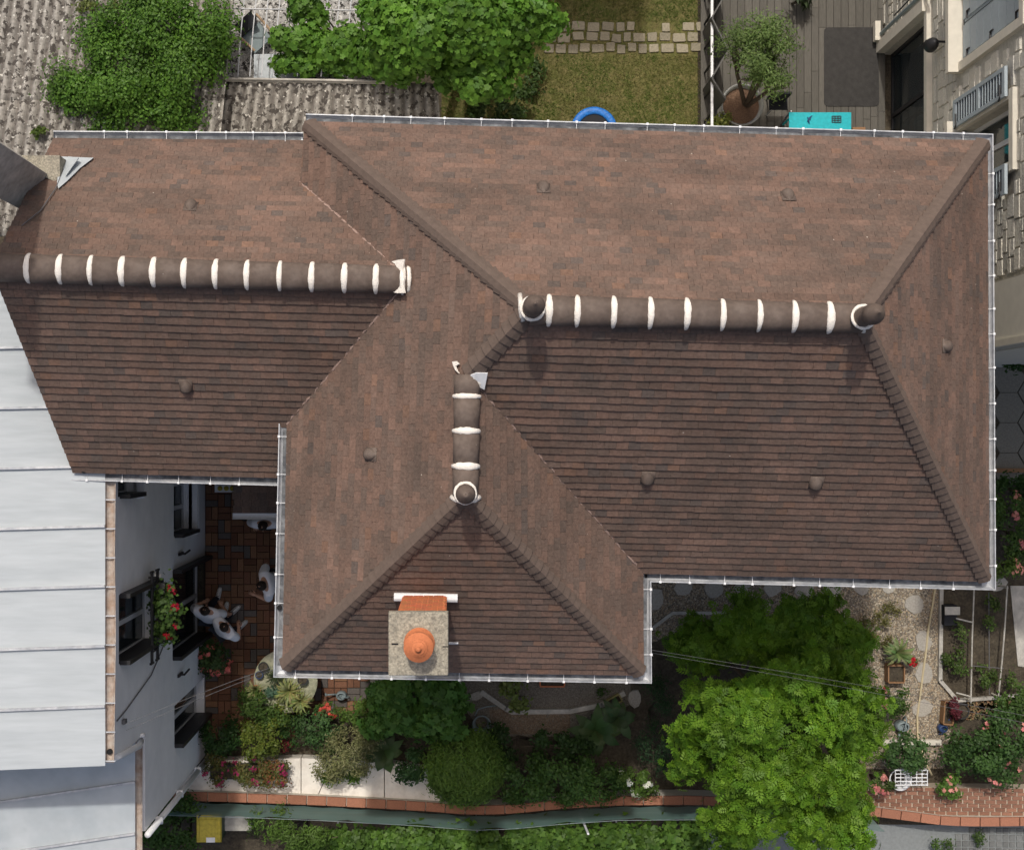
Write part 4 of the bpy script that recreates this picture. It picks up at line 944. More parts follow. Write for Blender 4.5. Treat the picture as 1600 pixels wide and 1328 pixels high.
for ri, yy in enumerate(rowsy):
    x = 846 + U(0, 8)
    while x < 1094:
        w = U(15, 24); cx, cy = PXY(x + w / 2, yy + U(-2, 2)); 
        if ri > 0 or random.random() < 0.75:
            g = U(0.85, 1.15); b = MB(); b.prism(square_poly(cx, cy, (w - 2.5) / 82.3, U(13.5, 15.5) / 82.3, U(-.07, .07)), 0.0, U(0.03, 0.045), (0.27 * g, 0.24 * g, 0.175 * g), 0.08); obj('stone', b, M['slab'], pth)
        x += w
# low white wall between lawn and deck
fw = thing('garden_divider', 'thin white topped divider between the lawn and the deck', 'fence', P(1108, 90, 0))
b = MB(); a, c = P(1112, -40, 0.8), P(1113, 235, 0.8); b.box(((a.x + c.x) / 2, (a.y + c.y) / 2, 0.79), (0.045, a.y - c.y, 0.03)); obj('cap_rail', b, M['whitemetal'], fw)
for k in range(7):
    y = lerp(c.y, a.y, (k + .5) / 7); b = MB(); b.box(((a.x + c.x) / 2, y, 0.39), (0.03, 0.03, 0.77)); obj('post', b, M['blackmetal'], fw)
deck = thing('deck', 'grey brown timber deck beside the stone house', 'deck', (6.3, 7.2, 0), kind='structure')
x = 4.68
while x < 8.06:
    y = 5.0 - U(0, 1.2)
    while y < 9.4:
        L = U(1.1, 2.1); g = U(0.85, 1.13); b = MB(); b.box((x + 0.066, y + L / 2, 0.045), (0.132, L - 0.006, 0.03), col=(0.105 * g, 0.098 * g, 0.084 * g)); obj('deck_board', b, M['deckboard'], deck); y += L
    x += 0.14
sheet('deck_frame', px_poly([(1090, -80), (1378, -80), (1378, 260), (1090, 260)]), 0.012, M['joint'])
# zigzag screen
zs = thing('zigzag_screen', 'dark folded zigzag screen standing along the deck edge', 'screen', (4.85, 7.6, 0.06))
zp = [(4.72, 8.85), (5.04, 8.30), (4.72, 7.75), (5.02, 7.15), (4.72, 6.65), (4.98, 6.25)]
for i in range(5):
    b = MB(); a, c = Vector((*zp[i], 0)), Vector((*zp[i + 1], 0)); d = c - a; b.box(((a + c) / 2) + Vector((0, 0, 0.5)), (d.length - 0.015, 0.025, 0.88), rot=math.atan2(d.y, d.x)); obj('panel', b, mat('grey_panel', (0.10, 0.098, 0.092), 0.7, var=0.1), zs)
# rug, table, bench, stool
rp_ = []
for (cx, cy_, a0) in ((1370, 45, 0), (1286, 45, 90), (1286, 168, 180), (1372, 168, 270)):
    q_ = PXY(cx, cy_); rp_ += [(q_[0] - 0.08 * math.copysign(1, math.cos(math.radians(a0 + 45))) + 0.08 * math.cos(math.radians(a0 + t_)), q_[1] - 0.08 * math.copysign(1, math.sin(math.radians(a0 + 45))) + 0.08 * math.sin(math.radians(a0 + t_))) for t_ in (0, 30, 60, 90)]
b = MB(); b.prism(rp_, 0.061, 0.072)
obj('outdoor_rug', b, M['rug'], None, P(1325, 110, 0.06), label='dark rounded outdoor rug lying on the deck', cat='rug')
tb = thing('turquoise_table', 'bright turquoise rectangular table half hidden by the roof edge', 'table', tuple(P(1281, 205, 0.75).xy) + (0.06,))
a, c = P(1233, 176, 0.75), P(1330, 240, 0.75)
b = MB(); b.box(((a.x + c.x) / 2, (a.y + c.y) / 2, 0.735), (c.x - a.x, a.y - c.y, 0.03)); obj('table_top', b, M['turquoise'], tb)
for sx in (a.x + 0.06, c.x - 0.06):
    for sy in (a.y - 0.06, c.y + 0.06): b = MB(); b.tube([(sx, sy, 0.06), (sx, sy, 0.72)], 0.02, 8); obj('leg', b, M['turquoise'], tb)
lz = thing('lizard_ornament', 'small blue lizard ornament lying on the turquoise table', 'ornament', P(1265, 187, 0.75))
b = MB(); b.tube([P(1269, 181, 0.765), P(1265, 185, 0.768), P(1263, 189, 0.77), P(1265, 194, 0.765)], [0.006, 0.018, 0.022, 0.004], 6); b.tube([P(1261, 184, 0.765), P(1267, 187, 0.765)], 0.007, 5); obj('body', b, M['bluepot'], lz)
tv = thing('trivet', 'dark openwork trivet lying on the turquoise table', 'trivet', P(1307, 187, 0.75))
b = MB()
for k in range(4): b.box(P(1307, 182 + k * 3.2, 0.757), (0.17 - 0.01 * abs(k - 1), 0.014, 0.012))
for k in range(4): b.box(P(1300 + k * 4.7, 187, 0.760), (0.012, 0.12, 0.012))
obj('grid', b, M['blackmetal'], tv)
be = thing('wooden_stool', 'wooden stool poking out beside the turquoise table', 'stool', P(1342, 215, 0.06))
b = MB(); a = P(1342, 210, 0.45); b.box((a.x, a.y, 0.44), (0.24, 0.26, 0.035)); obj('seat', b, M['wood'], be)
for sx in (-.1, .1):
    for sy in (-.11, .11): b = MB(); b.box((a.x + sx, a.y + sy, 0.25), (0.03, 0.03, 0.36)); obj('leg', b, M['wood'], be)
bc = thing('black_folding_chair', 'black folding chair beside the potted olive tree', 'chair', P(1222, 185, 0.06))
b = MB(); b.box(P(1216, 163, 0.5), (0.34, 0.22, 0.03)); obj('seat', b, M['blackmat'], bc)
b = MB(); b.box(P(1218, 150, 0.75), (0.36, 0.04, 0.42)); obj('backrest', b, M['blackmat'], bc)
for x, y in ((1202, 150), (1232, 150), (1202, 176), (1232, 178)): b = MB(); q = P(x, y, 0.3); b.tube([(q.x, q.y, 0.06), (q.x, q.y, 0.5)], 0.016, 6); obj('leg', b, M['zinc'], bc)
b = MB(); b.tube([P(1233, 178, 0.5), P(1220, 196, 0.4), P(1219, 205, 0.1)], 0.016, 6); obj('armrest', b, M['blackmetal'], bc)
# trampoline
tp = thing('trampoline', 'small round trampoline with bright blue pad on the lawn', 'trampoline', P(928, 206, 0))
c = P(928, 204, 0.26); prof = [(0.30, 0.0), (0.30, 0.03), (0.33, 0.045), (0.40, 0.045), (0.435, 0.03), (0.44, -0.02), (0.42, -0.025), (0.40, 0.0), (0.30, 0.0)]
b = MB(); b.lathe(prof, c, 40, close=False); obj('safety_pad', b, M['blue'], tp, smooth=True)
b = MB(); b.lathe([(0.305, 0.005), (0.305, 0.012), (0.01, 0.012)], c, 32); obj('jumping_mat', b, M['blackmat'], tp)
for k in range(6):
    q = k * math.pi / 3 + 0.3; b = MB(); b.tube([(c.x + 0.38 * math.cos(q), c.y + 0.38 * math.sin(q), 0.25), (c.x + 0.40 * math.cos(q), c.y + 0.40 * math.sin(q), 0.005)], 0.014, 6); obj('leg', b, M['zinc'], tp)
# olive tree in a clear tub
tubp = thing('clear_plastic_tub', 'round clear plastic tub full of brown soil on the deck', 'planter', P(1158, 168, 0.06))
c = Vector((*P(1158, 166, 0.4).xy, 0.06)); b = MB(); b.lathe([(0.28, 0), (0.37, 0.42), (0.40, 0.44), (0.385, 0.45), (0.355, 0.42), (0.27, 0.02)], c, 28, close=False); obj('wall', b, M['plastic'], tubp, smooth=True)
b = MB(); b.lathe([(0.27, 0.01), (0.34, 0.33), (0.2, 0.36), (0.01, 0.37)], c, 20); obj('soil', b, mat('brown_potting_soil', (0.14, 0.085, 0.055), 0.95, var=0.4, scale=20, bump=0.8, bscale=25), tubp)
ol = plant('olive_tree', 'airy small grey green olive tree growing from the clear tub', 'tree', [(1178, 95, 1.9, 52, 50, 0.55), (1205, 60, 2.2, 42, 40, 0.4), (1150, 60, 2.0, 30, 32, 0.4), (1212, 120, 1.9, 35, 32, 0.35)], 8000, 0.07, 'narrow', (0.09, 0.155, 0.04), (0.15, 0.21, 0.07), 0.17, tr=0.045, root=(1165, 168), z0=0.35, shell=0.3, limbs=5)
plant('yellow_shrub', 'small yellow green shrub at the deck corner beside the roof edge', 'shrub', [(1128, 193, 0.4, 18, 14, 0.25)], 500, 0.06, 'leaf', (0.14, 0.19, 0.03), (0.2, 0.2, 0.05), 0.1)
plant('spiky_plant', 'dark spiky plant at the top edge of the deck', 'plant', [(1245, -4, 0.4, 16, 10, 0.2)], 160, 0.2, 'narrow', (0.03, 0.05, 0.02), (0.05, 0.07, 0.03), 0.08)

# ================================================================== courtyard and gardens
cy = thing('courtyard', 'brown brick courtyard laid in basketweave', 'courtyard', (-3.7, -3, 0), kind='structure')
sheet('paving_bed', ccw([(-4.75, 0.2), (-2.0, 0.2), (-2.0, -4.3), (-1.2, -4.3), (-1.2, -5.15), (-4.75, -5.7)]), 0.004, M['joint'])
MOD = 0.245; bricks = []
i = 0
x = -4.715
while x < -1.3:
    y = -0.5; j = 0
    while y > -5.6:
        inside = (x < -3.0) or (-5.05 < y < -4.3)
        if inside:
            for k in range(2):
                bricks.append((x + MOD / 2, y - MOD * (k + 0.5) / 2, MOD - 0.010, MOD / 2 - 0.010) if (i + j) % 2 == 0 else (x + MOD * (k + 0.5) / 2, y - MOD / 2, MOD / 2 - 0.008, MOD - 0.008))
        y -= MOD; j += 1
    x += MOD; i += 1
def hid(bk): px, py, _ = px_of(Vector((bk[0], bk[1], 0))); return px > 445 and py < 1055
bricks.sort(key=lambda q: hid(q)); rb = MB()
for k, (x, y, w, h) in enumerate(bricks):
    r = random.random(); g = U(0.8, 1.2)
    c = (0.165 * g, 0.078 * g, 0.046 * g) if r < .55 else ((0.2 * g, 0.105 * g, 0.058 * g) if r < .85 else (0.11 * g, 0.095 * g, 0.085 * g))
    b = MB() if k < 300 else rb; b.box((x, y, 0.018 + U(-.003, .003)), (w, h, 0.035), col=c, taper=0.97)
    if k < 300: obj('paving_brick', b, M['brickcol'], cy)
if rb.v: obj('paving_bricks', rb, M['brickcol'], cy, kind='stuff')
# porch roof in the corner
pc_ = thing('porch_roof', 'small brown tiled porch roof with white gutter over courtyard corner', 'porch', (-3.3, -0.9, 0))
b = MB(); b.slab([(-3.76, -1.22, 2.55), (-2.95, -1.22, 2.55), (-2.95, -0.5, 2.85), (-3.72, -0.5, 2.85)], Vector((0, 0, 1)), 0.05); obj('deck', b, M['deckwood'], pc_)
for r in range(6):
    for k in range(6):
        y = -1.22 + r * 0.118; z = 2.55 + r * 0.049; b = MB(); b.box((-3.69 + 0.145 * k + (r % 2) * 0.03, y + 0.07, z + 0.045), (0.142, 0.145, 0.013), rot=Matrix.Rotation(0.30, 3, 'X'), col=tile_colour(k * .3, r * .4, 0)); obj('tile', b, M['tile'], pc_)
simple_gutter([(-3.78, -1.27, 2.55), (-2.9, -1.27, 2.55)], 0.05, M['whitemetal'], pc_)
for x in (-3.7, -2.95): b = MB(); b.box((x, -1.15, 1.26), (0.07, 0.07, 2.5)); obj('post', b, M['blackmetal'], pc_)
cr = thing('white_crate', 'white crate with yellow things beside the porch roof', 'crate', P(352, 764, 0.03))
a = P(352, 763, 0.35); b = MB(); b.box((a.x, a.y, 0.19), (0.40, 0.15, 0.30)); obj('box', b, M['whitemetal'], cr)
for dx in (-0.1, 0.02, 0.13): b = MB(); b.ball((a.x + dx, a.y, 0.35), 0.05, 8, 5); obj('content', b, M['yellow'], cr)
b = MB(); b.ball((-3.86, -1.27, 0.42), (0.24, 0.22, 0.42), 14, 8); b.tube([(-3.86, -1.27, 0.8), (-3.84, -1.27, 0.92)], [0.05, 0.09], 8); b.tube([(-3.86, -1.45, 0.1), (-3.7, -1.6, 0.12), (-3.45, -1.6, 0.1)], 0.08, 8)
obj('black_bag', b, M['blackmat'], None, (-3.86, -1.27, 0.02), smooth=True, label='bulging black bag standing below the porch roof', cat='bag')

# white terrace strip, coping wall, screen fence
ter = thing('terrace', 'pale white stone terrace strip along the boundary wall', 'terrace', P(460, 1215, 0), kind='structure')
ZT = 0.30
M['paleslab'] = mat('pale_terrace_stone', attr=True, rough=0.85, var=0.06, scale=4, bump=0.1, bscale=40, base2=(0.62, 0.57, 0.49), lo=0.45, hi=0.8)
for poly in ([(268, 1240), (318, 1188), (345, 1188), (345, 1240)], [(346, 1187), (470, 1184), (470, 1242), (346, 1240)], [(471, 1184), (520, 1186), (496, 1243), (471, 1242)], [(521, 1186), (600, 1190), (600, 1248), (497, 1243)], [(601, 1190), (690, 1205), (690, 1256), (601, 1248)]):
    g = U(0.94, 1.0); b = MB(); b.prism(px_poly(poly, ZT), 0, ZT, (0.80 * g, 0.755 * g, 0.68 * g), 0.004); obj('terrace_slab', b, M['paleslab'], ter)
cop = [(262, 1243), (400, 1247), (500, 1251), (650, 1259), (740, 1266), (800, 1264), (870, 1257), (960, 1251), (1080, 1250), (1200, 1255), (1290, 1262), (1365, 1268), (1420, 1275), (1480, 1283), (1540, 1284), (1640, 1283)]
ZC = 0.48
bw = thing('boundary_wall', 'low garden wall capped with orange terracotta coping tiles', 'wall', P(800, 1258, 0))
cpts = [P(x, y, ZC) for x, y in cop]
def walk(pts, step):
    out = [pts[0]]; acc = 0; 
    for i in range(len(pts) - 1):
        a, c = pts[i], pts[i + 1]; L = (c - a).length; t = step - acc
        while t < L: out.append(a.lerp(c, t / L)); t += step
        acc = L - (t - step)
    return out
wpts = walk(cpts, 0.37)
b = MB()
for a, c in zip(wpts[:-1], wpts[1:]):
    d = c - a; b.box(((a + c) / 2).xy.to_3d() + Vector((0, 0, 0.21)), (d.length, 0.16, 0.42), rot=math.atan2(d.y, d.x))
obj('masonry', b, M['house_wall'], bw)
for k, (a, c) in enumerate(zip(wpts[:-1], wpts[1:])):
    d = c - a; g = U(0.88, 1.1); t = MB(); an = math.atan2(d.y, d.x)
    t.box(((a + c) / 2) + Vector((0, 0, -0.025 + U(-.003, .003))), (d.length - 0.012, 0.165, 0.045), rot=an, col=(0.335 * g, 0.15 * g, 0.092 * g), taper=0.975); obj('coping_tile', t, M['brickcol'], bw)
def netmat():
    m = bpy.data.materials.new('green_shade_net'); m.use_nodes = True; N, L = m.node_tree.nodes, m.node_tree.links
    b = N['Principled BSDF']; b.inputs['Base Color'].default_value = (0.19, 0.32, 0.30, 1); b.inputs['Roughness'].default_value = 0.6
    t = N.new('ShaderNodeBsdfTransparent'); mx = N.new('ShaderNodeMixShader'); nz = N.new('ShaderNodeTexNoise'); nz.inputs['Scale'].default_value = 3
    mr = N.new('ShaderNodeMapRange'); mr.inputs[3].default_value = 0.5; mr.inputs[4].default_value = 0.85; L.new(nz.outputs['Fac'], mr.inputs[0]); L.new(mr.outputs[0], mx.inputs[0])
    L.new(t.outputs[0], mx.inputs[1]); L.new(b.outputs[0], mx.inputs[2]); L.new(mx.outputs[0], N['Material Output'].inputs['Surface']); return m
sf = thing('screen_fence', 'see-through teal green net screen standing behind the coping wall', 'fence', P(700, 1275, 0))
fp = [p + Vector((0, -0.135, 0)) for p in walk(cpts[:12], 0.18)]
vs = []; fs = []
for i, p in enumerate(fp):
    w = 0.012 * math.sin(i * 0.9) + U(-.006, .006)
    for k in range(5): vs.append((p.x, p.y - w * (k / 4) - 0.012 * math.sin(i * 1.7 + k), 0.40 + 0.82 * k / 4 + (0.02 * math.sin(i * .37) if k == 4 else 0)))
for i in range(len(fp) - 1):
    for k in range(4): fs.append((i * 5 + k, i * 5 + k + 1, i * 5 + 6 + k, i * 5 + 5 + k))
b = MB(); b.add(vs, fs); obj('net', b, netmat(), sf, smooth=True)
for i in range(4, len(fp), 14):
    p = fp[i]; b = MB(); b.tube([(p.x, p.y - 0.03, 0), (p.x, p.y - 0.03, 1.25)], 0.016, 6); obj('post', b, M['cable'], sf)
b = MB(); b.tube([(p.x, p.y - 0.015, 1.22) for p in fp], 0.005, 5); obj('top_wire', b, M['mesh_green'] or M['greypot'], sf)
b = MB(); q = P(906, 1262, 0.55); b.tube([(q.x, q.y - 0.1, 0.45), (q.x + 0.06, q.y - 0.2, 1.5)], 0.022, 6); obj('white_stake', b, M['whitemetal'], sf)

# brick terrace at lower right
bt = thing('brick_terrace', 'reddish brick paved strip along the wall at lower right', 'terrace', P(1480, 1250, 0), kind='structure')
b = MB(); b.prism(px_poly([(1340, 1228), (1630, 1232), (1630, 1275), (1480, 1274), (1340, 1262)], 0.34), 0, 0.34); obj('mortar_bed', b, mat('pale_joint', (0.45, 0.38, 0.30), 0.95, var=0.15), bt)
for r in range(7):
    x = 1338 + (r % 2) * 9 + U(0, 3)
    while x < 1625:
        y = 1231.5 + r * 6.1 + (x - 1338) * 0.012
        if y < 1262 + (x - 1340) * 0.09:
            g = U(0.75, 1.15); a = P(x + 8, y, 0.345); b = MB(); b.box((a.x, a.y, 0.335), (0.185, 0.062, 0.05), rot=-0.015, col=(0.25 * g, 0.125 * g, 0.082 * g), taper=0.97); obj('brick', b, M['brickcol'], bt)
        x += 17.3
sheet('street', px_poly([(1100, 1285), (1700, 1290), (1700, 1500), (1100, 1500)]), 0.008, M['asphalt'], 'grey street surface beyond the boundary wall')
cb = thing('cobble_strip', 'grey square cobbles outside the wall at the bottom right corner', 'pavement', P(1550, 1315, 0), kind='structure')
for i in range(14):
    for j in range(4):
        a = P(1476 + i * 10.6 + U(-.4, .4), 1296 + j * 10.6 + (i * 0.2), 0.02)
        if i * 10 > 34 - j * 18: 
            g = U(0.8, 1.2); b = MB(); b.box((a.x, a.y, 0.012), (0.112, 0.112, 0.03), col=(0.15 * g, 0.155 * g, 0.15 * g), taper=0.9); obj('cobble', b, M['slab'], cb)

# gravel path, stepping stones, kerbs
gpoly = px_poly([(1006, 900), (1470, 900), (1466, 1060), (1493, 1092), (1475, 1200), (1340, 1200), (1340, 1010), (1320, 985), (1060, 985), (1006, 1010)])
sheet('gravel_path', gpoly, 0.006, M['gravelbase'], 'tan gravel path around the house')
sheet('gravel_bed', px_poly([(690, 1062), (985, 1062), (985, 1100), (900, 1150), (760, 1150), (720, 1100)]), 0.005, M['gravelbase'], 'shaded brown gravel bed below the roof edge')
def inside(poly, x, y):
    r = False; j = len(poly) - 1
    for i in range(len(poly)):
        if (poly[i][1] > y) != (poly[j][1] > y) and x < (poly[j][0] - poly[i][0]) * (y - poly[i][1]) / (poly[j][1] - poly[i][1]) + poly[i][0]: r = not r
        j = i
    return r
def pebbles(name, polys, n, smin, smax, cols, label):
    pts = []
    for poly in polys:
        xs = [p[0] for p in poly]; ys = [p[1] for p in poly]; cnt = 0
        while cnt < n // len(polys):
            x, y = U(min(xs), max(xs)), U(min(ys), max(ys))
            if inside(poly, x, y): pts.append((x, y, 0.008)); cnt += 1
    pts = np.array(pts); V0 = np.array([(1, 0, 0), (0, .8, 0), (-1, 0, 0), (0, -.8, 0), (0, 0, .7)], float); F0 = np.array([(0, 1, 4), (1, 2, 4), (2, 3, 4), (3, 0, 4)]); m = len(pts)
    a = RNG.uniform(0, 6.28, m); s = RNG.uniform(smin, smax, m); R = np.stack([np.cos(a), -np.sin(a), np.sin(a), np.cos(a)], 1).reshape(m, 2, 2)
    V = np.zeros((m, 5, 3)); V[:, :, :2] = np.einsum('mij,kj->mki', R, V0[:, :2]); V[:, :, 2] = V0[:, 2]; V = V * s[:, None, None] + pts[:, None, :]
    V[:, 4, :2] += RNG.normal(0, 0.3, (m, 2)) * s[:, None]
    c = np.array(cols)[RNG.integers(0, len(cols), m)] * RNG.uniform(.7, 1.25, (m, 1)); Fc = (F0[None] + (np.arange(m) * 5)[:, None, None]).reshape(-1, 3)
    npobj(name, V.reshape(-1, 3), Fc, np.repeat(c, 4, 0), M['pebble'], label=label, kind='stuff')
GC = [(0.36, 0.31, 0.23), (0.28, 0.23, 0.17), (0.42, 0.37, 0.29), (0.18, 0.15, 0.12), (0.33, 0.25, 0.16)]
pebbles('gravel', [gpoly], 26000, 0.012, 0.026, GC, 'loose tan gravel stones on the path around the house')
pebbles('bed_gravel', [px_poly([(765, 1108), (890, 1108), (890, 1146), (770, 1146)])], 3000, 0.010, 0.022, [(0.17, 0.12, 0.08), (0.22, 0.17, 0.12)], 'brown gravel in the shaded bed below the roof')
ss = thing('stepping_stones', 'pale irregular stepping stones set in the gravel', 'path', P(1200, 940, 0), kind='structure')
for x, y, w, h in ((1022, 935, 34, 34), (1068, 917, 30, 30), (1115, 920, 30, 28), (1160, 914, 30, 22), (1206, 918, 30, 26), (1256, 922, 32, 24), (1302, 921, 32, 22), (1346, 918, 24, 24), (1388, 915, 24, 22), (1428, 944, 30, 28), (1442, 1001, 26, 34), (1443, 1052, 28, 34), (1440, 1106, 34, 26), (590, 1062, 26, 22), (712, 1064, 32, 18), (745, 1086, 26, 14), (992, 1091, 22, 30), (1560, 912, 30, 22)):
    cx, cy_ = PXY(x, y); g = U(0.9, 1.1); b = MB(); b.prism(rough_poly(cx, cy_, w / 80, h / 80, 9, U(0, 1), 0.16, 2.4), 0.0, 0.035, (0.40 * g, 0.37 * g, 0.32 * g), 0.05); obj('stepping_stone', b, M['slab'], ss)
def kerb(name, pts, w, h, label, m=M['greyconcrete']):
    t = thing(name, label, 'kerb', P(*pts[0], 0), kind='structure')
    for a, c in zip(pts[:-1], pts[1:]):
        a, c = P(*a, 0), P(*c, 0); d = c - a; b = MB(); b.box((a + c) / 2 + Vector((0, 0, h / 2)), (d.length + w * 0.3, w, h), rot=math.atan2(d.y, d.x), taper=0.985); obj('kerb_stone', b, m, t)
kerb('bed_kerb', [(1469, 905), (1468, 985), (1467, 1062), (1494, 1093)], 0.07, 0.09, 'straight grey concrete kerb along the gravel path')
kerb('round_kerb', [(752, 1080), (790, 1106), (800, 1111), (890, 1110), (940, 1100), (975, 1082)], 0.09, 0.08, 'curved grey kerb around the shaded gravel bed')
kerb('tree_bed_kerb', [(1013, 985), (1050, 957), (1150, 957)], 0.06, 0.07, 'grey kerb at the foot of the big tree bed')
kerb('path_kerb', [(1340, 1158), (1468, 1158)], 0.10, 0.10, 'kerb step across the gravel path near the white rack', M['limestone'])
kerb('frame_kerb', [(1494, 1093), (1590, 1086)], 0.06, 0.10, 'pale kerb closing the vegetable bed')
# hexagonal slabs in the alley at right
hx = thing('hexagon_paving', 'dark grey hexagonal slabs in the alley beside the house', 'paving', P(1590, 640, 0), kind='structure')
for i in range(4):
    for j in range(3):
        cx, cy_ = PXY(1575 + j * 42, 590 + i * 47 + (j % 2) * 23); b = MB(); b.prism([(cx + 0.33 * math.cos(k * math.pi / 3), cy_ + 0.33 * math.sin(k * math.pi / 3)) for k in range(6)], 0, 0.03, (0.22, 0.205, 0.17), 0.02); obj('hexagon_slab', b, M['slab'], hx)
# dark ground slab right of vegetable bed
b = MB(); b.prism(px_poly([(1578, 915), (1650, 915), (1650, 1050), (1590, 1040)]), 0, 0.02); obj('side_path', b, M['greyconcrete'], None, P(1600, 980, 0), kind='structure', label='grey concrete side path')
# rails of the vegetable bed
vf = thing('vegetable_trellis', 'pale rail frame with thin cross wires around the vegetable bed', 'frame', P(1545, 1000, 0))
for pts in ([(1522, 918), (1519, 1000), (1517, 1098)], [(1574, 915), (1570, 980), (1566, 1030), (1560, 1090)], [(1494, 1082), (1517, 1088)], [(1494, 966), (1519, 972)]):
    b = MB(); b.tube([P(*p, 0.3) for p in pts], 0.015, 6); obj('rail', b, M['greyconcrete'], vf)
for pts in ([(1545, 925), (1546, 1085)], [(1519, 1040), (1568, 1044)]): b = MB(); b.tube([P(*p, 0.28) for p in pts], 0.008, 5); obj('wire', b, M['cable'], vf)
for p in ((1522, 920), (1517, 1095), (1574, 918), (1560, 1088)): q = P(*p, 0.3); b = MB(); b.tube([(q.x, q.y, 0), (q.x, q.y, 0.3)], 0.02, 6); obj('post', b, M['limestone'], vf)
# ================================================================== trees and climbers
G1, G2 = (0.055, 0.115, 0.018), (0.085, 0.165, 0.025)
# the big tree
big = thing('leafy_tree', 'big bright green tree with feathery leaf sprays below the roof', 'tree', P(1215, 1110, 0))
bl = [(1210, 985, 2.6, 150, 70, 0.7), (1110, 1010, 2.2, 70, 55, 0.6), (1300, 1020, 2.4, 75, 60, 0.6), (1250, 1090, 3.6, 130, 70, 0.8), (1150, 1120, 3.6, 95, 70, 0.7), (1340, 1110, 3.3, 45, 75, 0.6), (1180, 1190, 3.4, 130, 65, 0.7), (1290, 1190, 3.3, 80, 70, 0.7), (1200, 1270, 3.1, 105, 60, 0.6), (1310, 1290, 2.7, 55, 55, 0.5), (1090, 1180, 2.8, 50, 50, 0.5), (1140, 1300, 2.6, 50, 40, 0.5)]
PP, NN = [], []
for x, y, z, rx, ry, rz in bl:
    rx *= 0.9; ry *= 0.92
    p, q = pxblob(x, y, z, rx, ry, rz, int(rx * ry * 0.34), int(rx * ry / 230), 0.20, low=-0.25, shell=0.35); PP.append(p); NN.append(q)
p, q = np.concatenate(PP), np.concatenate(NN)
scatter('crown', p, q, 0.17, 'pinnate', (0.080, 0.180, 0.014), (0.150, 0.265, 0.022), M['leaf'], big, 0.38)
b = MB(); base = P(1215, 1110, 0); fork = base + Vector((0.05, 0, 1.5)); b.tube([base, base + Vector((0.03, 0.02, 0.8)), fork], [0.17, 0.14, 0.12], 10)
for x, y, z, rx, ry, rz in bl:
    e = P(x, y, z); b.tube([fork - Vector((0, 0, U(0, .3))), fork.lerp(e, 0.5) + Vector((0, 0, 0.15)), e], [0.07, 0.045, 0.015], 7)
obj('trunk', b, M['bark'], big, smooth=True)
# vine-covered maple-like tree at the top
vt = plant('vine_leaved_tree', 'dense bright green tree with lobed leaves behind the house', 'tree', [(690, 40, 3.8, 125, 66, 0.7), (745, 118, 3.3, 62, 40, 0.5), (625, 85, 3.0, 70, 34, 0.4), (815, 30, 3.5, 52, 36, 0.5), (785, 85, 3.3, 42, 40, 0.5)], 26000, 0.085, 'vine', (0.07, 0.17, 0.022), (0.125, 0.245, 0.032), 0.2, tr=0.11, root=(735, 75), shell=0.5)
plant('grape_vine', 'bright vine shoots spreading over the wire trellis', 'vine', [(540, 75, 2.9, 45, 30, 0.2), (470, 62, 2.85, 45, 18, 0.15), (480, 15, 2.85, 26, 22, 0.15), (560, 100, 2.75, 56, 13, 0.12), (455, 100, 2.7, 30, 10, 0.1), (500, 104, 2.7, 36, 11, 0.1), (600, 20, 3.0, 30, 30, 0.3)], 5200, 0.085, 'vine', (0.07, 0.165, 0.022), (0.12, 0.235, 0.032), 0.15, tr=0.035, root=(590, 118))
plant('ivy_thicket', 'dense dark green climber smothering the corrugated shed roof', 'climber', [(255, 40, 3.5, 100, 62, 0.45), (185, 120, 3.4, 85, 60, 0.45), (290, 115, 3.4, 55, 60, 0.4), (140, 165, 3.2, 55, 45, 0.3), (235, 172, 3.2, 85, 38, 0.3), (275, 182, 3.1, 40, 24, 0.25), (100, 125, 3.15, 26, 30, 0.15), (330, 60, 3.3, 35, 60, 0.35), (150, 60, 3.2, 30, 25, 0.15)], 36000, 0.06, 'leaf', (0.054, 0.13, 0.017), (0.105, 0.205, 0.028), 0.22, tr=0.05, root=(300, 200), shell=0.4)
plant('ivy_sprig', 'small yellow green ivy sprig growing on the corrugated roof', 'climber', [(62, 208, 3.1, 8, 8, 0.06)], 60, 0.06, 'trio', (0.08, 0.13, 0.025), (0.11, 0.16, 0.03), 0.05, trunk=False)
plant('weedy_patch', 'thin pale weeds on top of the corrugated shed at top edge', 'plant', [(150, 10, 3.15, 40, 10, 0.08)], 380, 0.06, 'leaf', (0.09, 0.12, 0.03), (0.13, 0.15, 0.045), 0.1, trunk=False)
# shaded undergrowth by the lawn
plant('dark_undergrowth', 'dark low undergrowth in the shade under the vine leaved tree', 'shrub', [(780, 165, 0.4, 65, 30, 0.25), (830, 120, 0.2, 20, 25, 0.12)], 1500, 0.08, 'leaf', (0.03, 0.06, 0.015), (0.05, 0.085, 0.02), 0.12, trunk=False)

